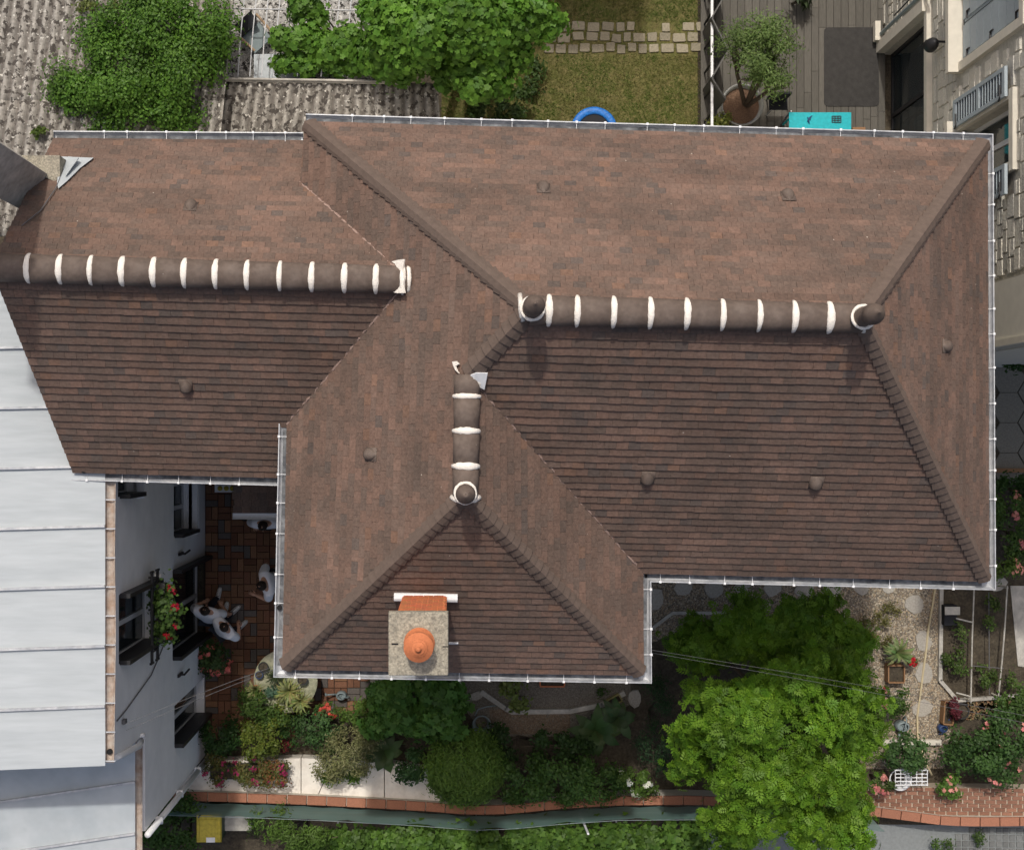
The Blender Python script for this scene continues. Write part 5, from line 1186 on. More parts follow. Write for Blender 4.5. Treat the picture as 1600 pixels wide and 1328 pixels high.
# ================================================================== lower left garden
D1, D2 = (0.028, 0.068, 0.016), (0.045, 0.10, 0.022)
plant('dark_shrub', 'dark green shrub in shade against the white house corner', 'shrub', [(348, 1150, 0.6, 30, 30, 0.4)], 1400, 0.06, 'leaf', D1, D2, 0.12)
plant('yellowish_shrub', 'yellow green sunlit shrub left of the round stone table', 'shrub', [(412, 1150, 0.75, 34, 32, 0.4), (405, 1168, 0.6, 32, 16, 0.3)], 2200, 0.055, 'leaf', (0.09, 0.135, 0.02), (0.15, 0.175, 0.03), 0.12)
plant('leafy_bush', 'glossy leafy bush just below the round stone table', 'shrub', [(405, 1098, 0.85, 32, 22, 0.35), (425, 1125, 0.75, 22, 18, 0.3)], 1800, 0.06, 'leaf', (0.055, 0.105, 0.022), (0.095, 0.15, 0.03), 0.12)
plant('lime_bush', 'small lime green bush at the foot of the round table', 'shrub', [(452, 1103, 0.65, 22, 14, 0.3)], 700, 0.05, 'leaf', (0.15, 0.19, 0.03), (0.2, 0.22, 0.045), 0.1)
plant('rounded_green_bush', 'rounded mid green bush with pale tips beside the sage shrub', 'shrub', [(494, 1135, 0.75, 30, 26, 0.4), (515, 1155, 0.65, 24, 20, 0.3)], 2200, 0.05, 'leaf', (0.05, 0.115, 0.035), (0.085, 0.155, 0.045), 0.12)
plant('sage_shrub', 'twiggy pale sage coloured shrub above the white terrace', 'shrub', [(548, 1175, 0.8, 42, 38, 0.4), (520, 1195, 0.7, 30, 24, 0.3), (572, 1145, 0.7, 24, 24, 0.35)], 5200, 0.075, 'narrow', (0.17, 0.19, 0.075), (0.27, 0.26, 0.13), 0.12, spread=0.8)
plant('fresh_green_plant', 'fresh green plant drooping over the white terrace edge', 'plant', [(528, 1218, 0.5, 30, 17, 0.2)], 900, 0.06, 'leaf', (0.07, 0.14, 0.022), (0.11, 0.19, 0.03), 0.1, trunk=False)
plant('light_leaf_bush', 'light leafy bush between red blooms and the dark palmate bush', 'shrub', [(562, 1112, 0.7, 26, 24, 0.3)], 900, 0.055, 'leaf', (0.08, 0.15, 0.025), (0.12, 0.19, 0.035), 0.1)
plant('red_flower_plant', 'low plant with salmon red blooms right of the round table', 'flowers', [(512, 1110, 0.5, 22, 10, 0.2)], 380, 0.05, 'leaf', (0.06, 0.11, 0.025), (0.09, 0.15, 0.03), 0.08, flowers=((0.55, 0.05, 0.04), (0.65, 0.16, 0.1), 50, 0.06), trunk=False)
plant('dark_red_plant', 'small dark red plant in the gap between the bushes', 'flowers', [(446, 1166, 0.4, 10, 9, 0.15)], 130, 0.05, 'leaf', (0.13, 0.02, 0.02), (0.2, 0.03, 0.03), 0.06, trunk=False)
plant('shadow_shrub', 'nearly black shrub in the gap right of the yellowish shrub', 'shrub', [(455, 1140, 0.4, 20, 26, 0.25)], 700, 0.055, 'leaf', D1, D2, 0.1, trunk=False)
tr_ = thing('flower_trough', 'long dark trough on the white terrace', 'planter', P(388, 1208, ZT))
a = P(388, 1206, 0.5); b = MB(); b.box((a.x, a.y, 0.41), (1.42, 0.26, 0.2)); obj('box', b, M['darkpot'], tr_); b = MB(); b.box((a.x, a.y, 0.515), (1.36, 0.2, 0.015)); obj('soil', b, M['soil'], tr_)
plant('magenta_flowers', 'long row of magenta and reddish flowers filling the terrace trough', 'flowers', [(345, 1205, 0.68, 32, 24, 0.16), (392, 1205, 0.68, 38, 26, 0.16), (432, 1205, 0.65, 26, 24, 0.15)], 2600, 0.05, 'leaf', (0.07, 0.11, 0.025), (0.17, 0.13, 0.045), 0.1, flowers=((0.26, 0.02, 0.08), (0.36, 0.05, 0.12), 150, 0.042), trunk=False, z0=0.5)
plant('rusty_foliage_plant', 'rust red leaved plant at the right end of the flower trough', 'plant', [(428, 1208, 0.68, 26, 22, 0.15)], 600, 0.05, 'leaf', (0.20, 0.06, 0.03), (0.15, 0.13, 0.04), 0.1, trunk=False, z0=0.5)
# round stone table with pots
rt = thing('round_stone_table', 'round pale stone table carrying pots and plants at roof corner', 'table', (*P(446, 1064, 0.7).xy, 0.03))
c = Vector((*P(446, 1064, 0.7).xy, 0)); b = MB(); b.lathe([(0.55, 0.62), (0.585, 0.63), (0.59, 0.69), (0.57, 0.70), (0.01, 0.70)], c, 40); obj('table_top', b, mat('pale_mossy_stone', (0.36, 0.35, 0.25), 0.9, var=0.25, scale=5, bump=0.4, base2=(0.26, 0.27, 0.17)), rt)
b = MB(); b.lathe([(0.26, 0.03), (0.2, 0.1), (0.14, 0.3), (0.16, 0.55), (0.3, 0.62)], c, 20); obj('pedestal', b, M['greyconcrete'], rt)
def pot(px, py, z, r, h, m, label, soil=True):
    t = thing('flower_pot', label, 'pot', P(px, py, z)); c = P(px, py, z); b = MB(); b.lathe([(r * .7, 0), (r * .95, h * .85), (r * 1.06, h * .86), (r * 1.06, h), (r * .9, h), (r * .85, h * .9)], c, 18, close=False); b.lathe([(r * .69, 0.002), (0.005, 0.002)], c, 18, close=False); obj('body', b, m, t, smooth=False)
    if soil: b = MB(); b.lathe([(r * .88, h * .86), (0.01, h * .88)], c, 14, close=False); obj('soil', b, M['soil'], t)
    return t
pot(413, 1040, 0.7, 0.09, 0.14, M['darkpot'], 'dark pot at the upper rim of the round table'); pot(406, 1053, 0.7, 0.07, 0.1, M['bluepot'], 'small blue pot at left of the round table'); pot(474, 1060, 0.7, 0.09, 0.14, M['darkpot'], 'dark pot on the right of the round table')
pot(401, 1076, 0.70, 0.09, 0.11, M['terracotta'], 'terracotta pot under the small spider plant')
def spiky(label, px, py, z, r, n, c1, c2, name='spider_plant', rise=0.25, w=0.05):
    t = thing(name, label, 'plant', P(px, py, z)); c = P(px, py, z); vs = []; fs = []; cols = []
    for k in range(n):
        a = U(0, 6.28); L = r * U(0.6, 1.1); d = Vector((math.cos(a), math.sin(a), 0)); s_ = Vector((-d.y, d.x, 0)) * w * 0.5 * U(.7, 1.2); i = len(vs)
        up = rise * U(0.5, 1.2)
        for t_ in (0, .35, .7, 1): p_ = c + d * L * t_ + Vector((0, 0, up * math.sin(math.pi * min(t_ * 0.8, 1)))); wv = (0.6, 1, .8, 0.05)[(0, .35, .7, 1).index(t_)]; vs += [p_ - s_ * wv, p_ + s_ * wv]
        g = random.random(); col = tuple(lerp(p_, q_, g) * U(.85, 1.15) for p_, q_ in zip(c1, c2))
        for q_ in range(3): fs += [(i + q_ * 2, i + q_ * 2 + 1, i + q_ * 2 + 3), (i + q_ * 2, i + q_ * 2 + 3, i + q_ * 2 + 2)]; cols += [col, col]
    npobj('leaves', np.array([tuple(v) for v in vs]), np.array(fs), np.array(cols), M['leaf'], t); return t
spiky('striped pale yellow spider plant on the round stone table', 452, 1078, 0.72, 0.30, 90, (0.34, 0.33, 0.13), (0.22, 0.26, 0.09), w=0.03); spiky('second pale spider plant at lower right of the round table', 470, 1093, 0.70, 0.26, 70, (0.34, 0.33, 0.13), (0.22, 0.26, 0.09), w=0.03)
spiky('small spider plant at the left rim of the round table', 401, 1076, 0.81, 0.2, 45, (0.32, 0.3, 0.13), (0.18, 0.2, 0.07), w=0.025); spiky('dark thin leaved plant at the top of the round table', 432, 1055, 0.72, 0.2, 60, (0.05, 0.07, 0.03), (0.09, 0.1, 0.05), w=0.02)
plant('blue_green_succulent', 'blue green succulent on the round table', 'plant', [(425, 1082, 0.8, 14, 10, 0.1)], 130, 0.06, 'round', (0.07, 0.14, 0.09), (0.1, 0.17, 0.11), 0.07, trunk=False, z0=0.7)
def watering_can(px, py, z, ang, m, label, sc=1.0):
    t = thing('watering_can', label, 'watering can', P(px, py, z)); c = P(px, py, z); R = Matrix.Rotation(ang, 3, 'Z'); w = lambda x, y, zz: c + R @ Vector((x * sc, y * sc, zz * sc))
    b = MB(); b.lathe([(0.10 * sc, 0), (0.105 * sc, 0.02 * sc), (0.10 * sc, 0.2 * sc), (0.075 * sc, 0.235 * sc), (0.07 * sc, 0.23 * sc), (0.08 * sc, 0.19 * sc)], c, 18, close=False, sx=1.2); b.lathe([(0.1 * sc, 0.15 * sc), (0.01, 0.15 * sc)], c, 12, close=False); obj('body', b, m, t, smooth=True)
    b = MB(); b.tube([w(0.1, 0, 0.05), w(0.22, 0, 0.14), w(0.33, 0, 0.26)], [0.03 * sc, 0.02 * sc, 0.016 * sc], 8); b.tube([w(0.33, 0, 0.26), w(0.37, 0, 0.28)], [0.018 * sc, 0.05 * sc], 10); obj('spout', b, m, t, smooth=True)
    b = MB(); b.tube([w(-0.08, 0, 0.05), w(-0.2, 0, 0.14), w(-0.15, 0, 0.27), w(0, 0, 0.3), w(0.06, 0, 0.22)], 0.013 * sc, 7); obj('handle', b, m, t, smooth=True)
watering_can(534, 1085, 0.03, math.radians(172), M['greypot'], 'grey watering can lying on the bricks below the roof edge', 0.8)

# middle garden
plant('palmate_bush', 'dense dark green bush with palmate leaves below the chimney', 'shrub', [(650, 1095, 1.3, 72, 38, 0.5), (620, 1125, 1.1, 45, 26, 0.4), (690, 1122, 1.1, 42, 26, 0.4)], 4200, 0.14, 'palm', (0.06, 0.145, 0.026), (0.095, 0.19, 0.035), 0.18, tr=0.05)
bigl = lambda name, label, px, py, z, r, n, c1, c2: spiky(label, px, py, z, r, n, c1, c2, name, 0.22, 0.20)
bigl('broad_leaved_plant', 'broad leaved plant in shade right of the sage shrub', 600, 1172, 0.25, 0.42, 16, (0.06, 0.10, 0.035), (0.09, 0.13, 0.05))
plant('small_dark_shrub', 'small dark shrub left of the clipped round bush', 'shrub', [(645, 1195, 0.7, 24, 28, 0.35)], 900, 0.07, 'leaf', (0.035, 0.08, 0.025), (0.05, 0.11, 0.035), 0.12)
plant('clipped_ball_bush', 'large round clipped bush touching the orange coping', 'shrub', [(725, 1196, 0.95, 54, 54, 0.72)], 12000, 0.085, 'narrow', (0.085, 0.16, 0.025), (0.125, 0.205, 0.035), 0.15, tr=0.05, shell=0.88, cl=150)
plant('low_hedge', 'low wide dark green hedge along the coping wall', 'hedge', [(815, 1215, 0.8, 48, 36, 0.35), (880, 1215, 0.8, 50, 38, 0.35), (935, 1222, 0.75, 40, 30, 0.32)], 6500, 0.07, 'leaf', (0.045, 0.10, 0.022), (0.075, 0.145, 0.03), 0.14)
plant('white_flower_bush', 'light green bush with white blossoms near the coping wall', 'shrub', [(988, 1218, 0.7, 26, 20, 0.28), (1000, 1232, 0.6, 26, 10, 0.2)], 1100, 0.06, 'leaf', (0.075, 0.14, 0.025), (0.11, 0.18, 0.035), 0.1, flowers=((0.75, 0.75, 0.68), (0.8, 0.8, 0.75), 45, 0.07))
plant('yellow_tip_plant', 'bright yellow green plant in the shaded bed at the roof edge', 'plant', [(797, 1075, 0.6, 18, 16, 0.25), (810, 1095, 0.4, 16, 14, 0.2)], 420, 0.085, 'leaf', (0.12, 0.17, 0.035), (0.17, 0.2, 0.05), 0.1)
bigl('rhubarb_plant', 'rhubarb-like plant with large leaves in the shaded bed', 930, 1140, 0.3, 0.5, 24, (0.04, 0.085, 0.025), (0.065, 0.12, 0.035))
bigl('large_leaf_clump', 'second large leaved clump nearer the big tree', 965, 1120, 0.35, 0.42, 18, (0.045, 0.085, 0.03), (0.07, 0.115, 0.04))
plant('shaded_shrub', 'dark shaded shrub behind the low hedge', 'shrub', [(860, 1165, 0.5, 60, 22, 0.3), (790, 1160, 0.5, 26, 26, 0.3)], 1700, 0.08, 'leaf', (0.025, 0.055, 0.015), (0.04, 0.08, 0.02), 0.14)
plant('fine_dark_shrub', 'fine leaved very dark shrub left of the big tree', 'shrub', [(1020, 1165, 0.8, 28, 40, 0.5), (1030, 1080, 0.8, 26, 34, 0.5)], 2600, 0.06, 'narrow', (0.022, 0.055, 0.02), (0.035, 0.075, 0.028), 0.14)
plant('tiny_shaded_sprout', 'tiny green sprout on the shaded gravel bed', 'plant', [(943, 1081, 0.15, 8, 7, 0.1)], 60, 0.06, 'leaf', (0.05, 0.1, 0.02), (0.07, 0.12, 0.03), 0.06, trunk=False)
def trough(px, py, z, w, d, h, ang, m, label, name='planter_box', plantcol=None):
    t = thing(name, label, 'planter', P(px, py, z)); c = P(px, py, z); R = Matrix.Rotation(ang, 3, 'Z')
    b = MB()
    for dx, dy, sx, sy in ((0, d / 2, w, .025), (0, -d / 2, w, .025), (w / 2, 0, .025, d - .026), (-w / 2, 0, .025, d - .026)): b.box(c + R @ Vector((dx, dy, h / 2)), (sx, sy, h), rot=R)
    obj('box', b, m, t); b = MB(); b.box(c + Vector((0, 0, h * .4)), (w - .03, d - .03, h * .7), rot=R); obj('soil', b, M['soil'], t); return t
trough(862, 1064, 0.02, 0.46, 0.15, 0.16, 0.0, M['terracotta'], 'narrow terracotta trough at the lower roof edge'); trough(957, 1094, 0.02, 0.32, 0.14, 0.12, 0.5, mat('yellowed_plastic', (0.30, 0.26, 0.10), 0.6), 'small yellowish trough at the bend of the grey kerb')
b = MB(); b.lathe([(0.12, 0), (0.17, 0.22), (0.18, 0.24), (0.15, 0.22), (0.11, 0.03)], P(752, 1128, 0.02), 18, close=False); b.tube([P(742, 1118, 0.3), P(747, 1108, 0.35), P(760, 1104, 0.3), P(775, 1102, 0.2)], 0.012, 6); obj('green_bucket', b, M['greypot'], None, P(752, 1128, 0.02), smooth=True, label='grey green bucket with wire handle in the shaded bed', cat='bucket')
# flower baskets of the white house
fbk = thing('window_flower_box', 'dark flower box on the window rail of the white house', 'planter', (XW + 0.2, -2.62, 4.75))
b = MB(); b.box((XW + 0.22, -2.62, 4.82), (0.14, 0.9, 0.16)); obj('box', b, M['darkpot'], fbk)
def wplant(name, label, c, r, n, size, c1, c2, fl, fn, fsz=0.06, cat='flowers'):
    t = thing(name, label, cat, c); p, q = blob(c, r, n, 22, 0.13, low=-0.6); scatter('foliage', p, q, size, 'round', c1, c2, M['leaf'], t, 0.5)
    p, q = blob(Vector(c) + Vector((0.06, 0, 0.0)), [a * 1.08 for a in r], fn, max(4, fn // 8), 0.05, low=-0.6, shell=.9); scatter('blossom', p, q, fsz, 'petal', fl[0], fl[1], M['petal'], t, 0.3); return t
wplant('window_geranium', 'red geraniums hanging from the window rail of the white house', (XW + 0.27, -2.62, 4.85), (0.17, 0.40, 0.30), 1000, 0.07, (0.05, 0.10, 0.025), (0.08, 0.14, 0.03), ((0.36, 0.01, 0.02), (0.26, 0.01, 0.03)), 60, 0.05)
pot(331, 1033, 0.03, 0.2, 0.34, M['darkpot'], 'large dark pot beside the white house door')
wplant('pink_geranium', 'salmon pink geranium in the large pot by the white house', Vector((*P(330, 1032, 0.55).xy, 0.58)), (0.30, 0.28, 0.2), 650, 0.07, (0.04, 0.075, 0.022), (0.06, 0.10, 0.03), ((0.60, 0.13, 0.12), (0.7, 0.25, 0.2)), 130, 0.06)

# ================================================================== outside the wall, bottom edge
plant('corner_shrub', 'dark leafy shrub below the white house corner', 'shrub', [(262, 1292, 0.9, 42, 36, 0.45), (290, 1265, 0.8, 22, 20, 0.3), (300, 1315, 0.8, 12, 16, 0.3)], 2800, 0.07, 'leaf', (0.045, 0.10, 0.02), (0.07, 0.14, 0.028), 0.14)
plant('feathery_shrub', 'bright feathery shrub outside the net screen right of the yellow bin', 'shrub', [(470, 1305, 1.0, 50, 32, 0.4), (425, 1285, 0.9, 36, 18, 0.3), (520, 1318, 0.9, 35, 18, 0.3)], 3600, 0.09, 'narrow', (0.08, 0.15, 0.025), (0.11, 0.19, 0.035), 0.14)
plant('outer_hedge', 'long leafy hedge outside the net screen at the bottom edge', 'hedge', [(x, 1312 + (x * 7 % 9), 0.7 + 0.3 * ((x * 13) % 7) / 7, 42, 24, 0.32) for x in range(560, 1110, 46)], 11000, 0.08, 'trio', (0.05, 0.11, 0.018), (0.10, 0.185, 0.03), 0.16)
plant('weeds_by_cobbles', 'small green weeds at the bottom edge beside the cobbles', 'plant', [(1478, 1318, 0.2, 26, 8, 0.12), (1530, 1312, 0.15, 14, 9, 0.1)], 420, 0.05, 'leaf', (0.05, 0.095, 0.02), (0.08, 0.14, 0.03), 0.08, trunk=False)
bn = thing('yellow_lid_bin', 'bin with yellow lid outside the net screen', 'bin', (*P(326, 1294, 1.0).xy, 0))
c = Vector((*P(326, 1294, 1.05).xy, 0)); b = MB(); b.box(c + Vector((0, 0, 0.52)), (0.42, 0.46, 0.92), taper=1.08); obj('body', b, mat('dark_green_plastic', (0.03, 0.06, 0.035), 0.5), bn)
b = MB(); b.box(c + Vector((0, 0, 1.02)), (0.47, 0.54, 0.07), taper=0.92); b.box(c + Vector((0, -0.02, 1.06)), (0.36, 0.40, 0.02), taper=0.9); l_ = obj('lid', b, M['yellow'], bn); md = l_.modifiers.new('bevel', 'BEVEL'); md.width = 0.02; md.segments = 2
b = MB(); b.tube([c + Vector((-0.18, -0.29, 0.98)), c + Vector((0.18, -0.29, 0.98))], 0.018, 8); obj('handle', b, M['darkpot'], bn)
b = MB(); b.box(c + Vector((0.04, -0.2, 1.073)), (0.16, 0.09, 0.004)); obj('sticker', b, M['whitemetal'], bn)
for sx in (-.2, .2): b = MB(); b.tube([c + Vector((sx - .03, -0.24, 0.09)), c + Vector((sx + .03, -0.24, 0.09))], 0.09, 14); obj('wheel', b, M['darkpot'], bn)
ub = thing('grey_utility_box', 'flat grey box behind the net screen beside the yellow bin', 'box', (*P(372, 1287, 0.5).xy, 0))
b = MB(); b.box(Vector((*P(372, 1285, 0.6).xy, 0.3)), (0.46, 0.24, 0.6)); obj('body', b, M['greypot'], ub); b = MB(); b.box(Vector((*P(372, 1285, 0.6).xy, 0.615)), (0.50, 0.28, 0.03)); obj('lid', b, M['greyconcrete'], ub)

# ================================================================== right garden
hs = MB(); hp = [(1463, 905), (1458, 940), (1450, 985), (1448, 1010), (1443, 1045), (1438, 1085), (1433, 1120), (1434, 1150), (1440, 1172), (1448, 1195), (1456, 1210)]
hs.tube([P(x, y, 0.035 if y < 1160 else 0.2) for x, y in hp], 0.020, 7); obj('garden_hose', hs, M['hose'], None, P(1445, 1050, 0.02), smooth=True, label='cream garden hose snaking along the gravel path', cat='hose')
b = MB(); b.box(P(1482, 960, 0.12), (0.24, 0.38, 0.24)); bx_ = thing('dark_box', 'dark open box with grey board across it by the kerb', 'box', P(1482, 960, 0)); obj('body', b, M['blackmat'], bx_); b = MB(); b.box(P(1488, 954, 0.27), (0.28, 0.15, 0.03)); obj('board', b, M['greyconcrete'], bx_)
trough(1395, 1050, 0.02, 0.30, 0.32, 0.22, 0, M['wood'], 'square brown planter beside the big tree'); trough(1477, 1111, 0.02, 0.18, 0.42, 0.2, -0.08, M['wood'], 'narrow wooden planter box at the path end')
spiky('striped spiky plant by the brown planter', 1400, 1018, 0.2, 0.32, 44, (0.12, 0.19, 0.06), (0.26, 0.29, 0.13), 'striped_plant', 0.3, 0.06)
pot(1497, 1108, 0.02, 0.14, 0.2, M['darkpot'], 'round dark pot of the purple plant at the path end')
plant('purple_plant', 'round dark purple leaved plant at the end of the path', 'plant', [(1497, 1106, 0.35, 16, 14, 0.12)], 420, 0.05, 'round', (0.085, 0.015, 0.025), (0.13, 0.03, 0.04), 0.07, trunk=False, z0=0.2)
plant('red_rose_sprig', 'single red rose beside the stepping stones', 'flowers', [(1426, 1034, 0.35, 7, 6, 0.08)], 70, 0.05, 'leaf', (0.05, 0.1, 0.02), (0.07, 0.12, 0.03), 0.05, flowers=((0.5, 0.01, 0.02), (0.55, 0.03, 0.04), 24, 0.06))
plant('white_rose_bush', 'bush with white and red roses beside the gravel path', 'shrub', [(1398, 1090, 0.5, 22, 26, 0.3)], 900, 0.06, 'leaf', (0.05, 0.10, 0.022), (0.085, 0.15, 0.03), 0.1, flowers=((0.75, 0.72, 0.68), (0.5, 0.05, 0.06), 22, 0.06))
plant('mossy_bed_plant', 'low yellowish mossy plants at the lit path corner', 'plant', [(1375, 985, 0.15, 38, 26, 0.1), (1390, 960, 0.12, 24, 14, 0.08)], 1100, 0.045, 'leaf', (0.12, 0.125, 0.035), (0.19, 0.17, 0.06), 0.09, trunk=False)
watering_can(1406, 1132, 0.02, math.radians(-105), M['greypot'], 'grey green watering can standing on the gravel path')
plant('path_end_bush', 'leafy green bush above the white wire rack', 'shrub', [(1415, 1175, 0.7, 32, 26, 0.35)], 1500, 0.075, 'leaf', (0.04, 0.09, 0.025), (0.065, 0.125, 0.035), 0.12)
watering_can(1470, 1136, 0.02, math.radians(60), M['bluepot'], 'small dark blue watering can by the wooden planter', 0.7)
wr = thing('white_wire_rack', 'white wire plant rack on the brick terrace', 'rack', P(1424, 1215, 0.34))
ra, rc = P(1399, 1203, 0.75), P(1449, 1226, 0.75)
for t_ in np.linspace(0, 1, 5): b = MB(); y = lerp(ra.y, rc.y, t_); b.tube([(ra.x, y, 0.75), (rc.x, y, 0.75)], 0.011, 6); obj('bar', b, M['whitemetal'], wr)
for t_ in np.linspace(0, 1, 7): b = MB(); x = lerp(ra.x, rc.x, t_); b.tube([(x, ra.y, 0.752), (x, rc.y, 0.752), (x, rc.y, 0.36)], 0.008, 5); obj('bar', b, M['whitemetal'], wr)
for x in (ra.x, rc.x):
    for y in (ra.y, rc.y): b = MB(); b.tube([(x, y, 0.02), (x, y, 0.76)], 0.014, 6); obj('leg', b, M['whitemetal'], wr)
b = MB(); b.lathe([(0.14, 0), (0.2, 0.16), (0.21, 0.18), (0.18, 0.16), (0.13, 0.02)], P(1402, 1214, 0.35), 18, close=False); obj('white_basin', b, M['whitemetal'], None, P(1402, 1214, 0.35), smooth=True, label='white basin partly under the wire rack', cat='basin')
pk = ((0.60, 0.18, 0.19), (0.68, 0.32, 0.26))
plant('rose_bush', 'large rose bush with pink blooms at the right garden edge', 'shrub', [(1530, 1168, 0.9, 48, 40, 0.45), (1575, 1150, 1.0, 40, 45, 0.45), (1500, 1175, 0.7, 30, 26, 0.3), (1560, 1205, 0.7, 40, 22, 0.3)], 6200, 0.07, 'leaf', (0.038, 0.085, 0.022), (0.065, 0.13, 0.032), 0.15, flowers=(pk[0], pk[1], 70, 0.07))
plant('side_shrub', 'leafy shrub at the right edge above the rose bush', 'shrub', [(1590, 1095, 0.9, 26, 26, 0.4)], 900, 0.07, 'leaf', (0.05, 0.10, 0.02), (0.08, 0.14, 0.03), 0.12)
plant('wall_rose', 'small rose with pink blooms above the brick terrace left of the rack', 'flowers', [(1378, 1225, 0.7, 16, 14, 0.2)], 380, 0.06, 'leaf', (0.05, 0.1, 0.02), (0.09, 0.13, 0.03), 0.08, flowers=(pk[0], pk[1], 40, 0.07))
plant('potted_green_plant', 'bright green plant with a pink bloom on the brick terrace', 'plant', [(1490, 1228, 0.6, 22, 14, 0.18)], 480, 0.075, 'leaf', (0.07, 0.15, 0.025), (0.10, 0.19, 0.035), 0.09, flowers=(pk[1], pk[1], 12, 0.07), trunk=False, z0=0.34)
for i, (x, y, rx, ry, n, lab) in enumerate(((1548, 960, 14, 24, 300, 'young vegetable plants at the top of the bed frame'), (1495, 1040, 18, 26, 420, 'leafy pale green plant inside the kerb corner'), (1540, 1055, 18, 18, 300, 'straggly plant at the lower end of the bed frame'), (1498, 990, 10, 14, 140, 'small dark plant in the middle of the vegetable bed'), (1585, 1060, 12, 14, 150, 'dry tuft right of the vegetable frame'))):
    plant('vegetable_plant', lab, 'plant', [(x, y, 0.25, rx, ry, 0.18)], n, 0.06, 'leaf', (0.05, 0.095, 0.02), (0.10, 0.15, 0.035), 0.09, trunk=False, group='plants of the vegetable bed')
b = MB()
for k in range(220):
    a = P(1550 + U(-38, 45), 1100 + U(-9, 22), 0.02); b.box(a + Vector((0, 0, 0.01)), (U(.03, .1), U(.02, .05), 0.01), rot=U(0, 3), col=(0.28 * U(.6, 1.1), 0.17, 0.09))
obj('leaf_litter', b, M['slab'], None, P(1555, 1105, 0), kind='stuff', label='dry brown leaf litter by the rose bush')
# alley on the right
plant('alley_hedge', 'dark hedge clump below the corner of the stone house', 'hedge', [(1582, 560, 0.8, 34, 12, 0.4)], 900, 0.07, 'leaf', D1, D2, 0.12)
plant('alley_rose', 'rose bush with pink blooms in the alley right of the gutter', 'shrub', [(1580, 800, 0.9, 30, 32, 0.45), (1575, 850, 0.6, 24, 22, 0.3)], 2000, 0.075, 'leaf', (0.05, 0.10, 0.022), (0.085, 0.15, 0.03), 0.14, flowers=(pk[0], pk[1], 40, 0.07))
plant('alley_corner_plant', 'light green plant with pale pink blooms at the house corner', 'plant', [(1572, 890, 0.7, 26, 18, 0.3)], 800, 0.075, 'leaf', (0.075, 0.13, 0.025), (0.10, 0.17, 0.035), 0.12, flowers=(pk[1], pk[1], 26, 0.06))
b = MB(); b.box(P(1580, 735, 0.05), (1.0, 0.08, 0.12)); obj('alley_edging', b, M['wood'], None, P(1580, 735, 0), label='wooden edging board across the alley below hexagonal slabs', cat='edging')
plant('alley_dark_shrub', 'very dark shrub below the wooden edging in the alley', 'shrub', [(1582, 762, 0.5, 30, 16, 0.3)], 900, 0.07, 'leaf', D1, D2, 0.12)

# ================================================================== people
def skin_mesh(name, joints, edges, radii, sub=2, root=0):
    me = bpy.data.meshes.new(name); me.from_pydata(joints, edges, []); o = bpy.data.objects.new(name, me); COL.objects.link(o)
    sk = o.modifiers.new('skin', 'SKIN'); sk.use_smooth_shade = True
    for i, v in enumerate(me.skin_vertices[0].data):
        r = radii[i]; v.radius = r if isinstance(r, tuple) else (r, r); v.use_root = (i == root)
    ss_ = o.modifiers.new('sub', 'SUBSURF'); ss_.levels = sub; ss_.render_levels = sub
    dg = bpy.context.evaluated_depsgraph_get(); ev = o.evaluated_get(dg); m2 = bpy.data.meshes.new_from_object(ev)
    vs = [tuple(v.co) for v in m2.vertices]; fs = [tuple(p_.vertices) for p_ in m2.polygons]
    bpy.data.objects.remove(o); bpy.data.meshes.remove(me); bpy.data.meshes.remove(m2); return vs, fs
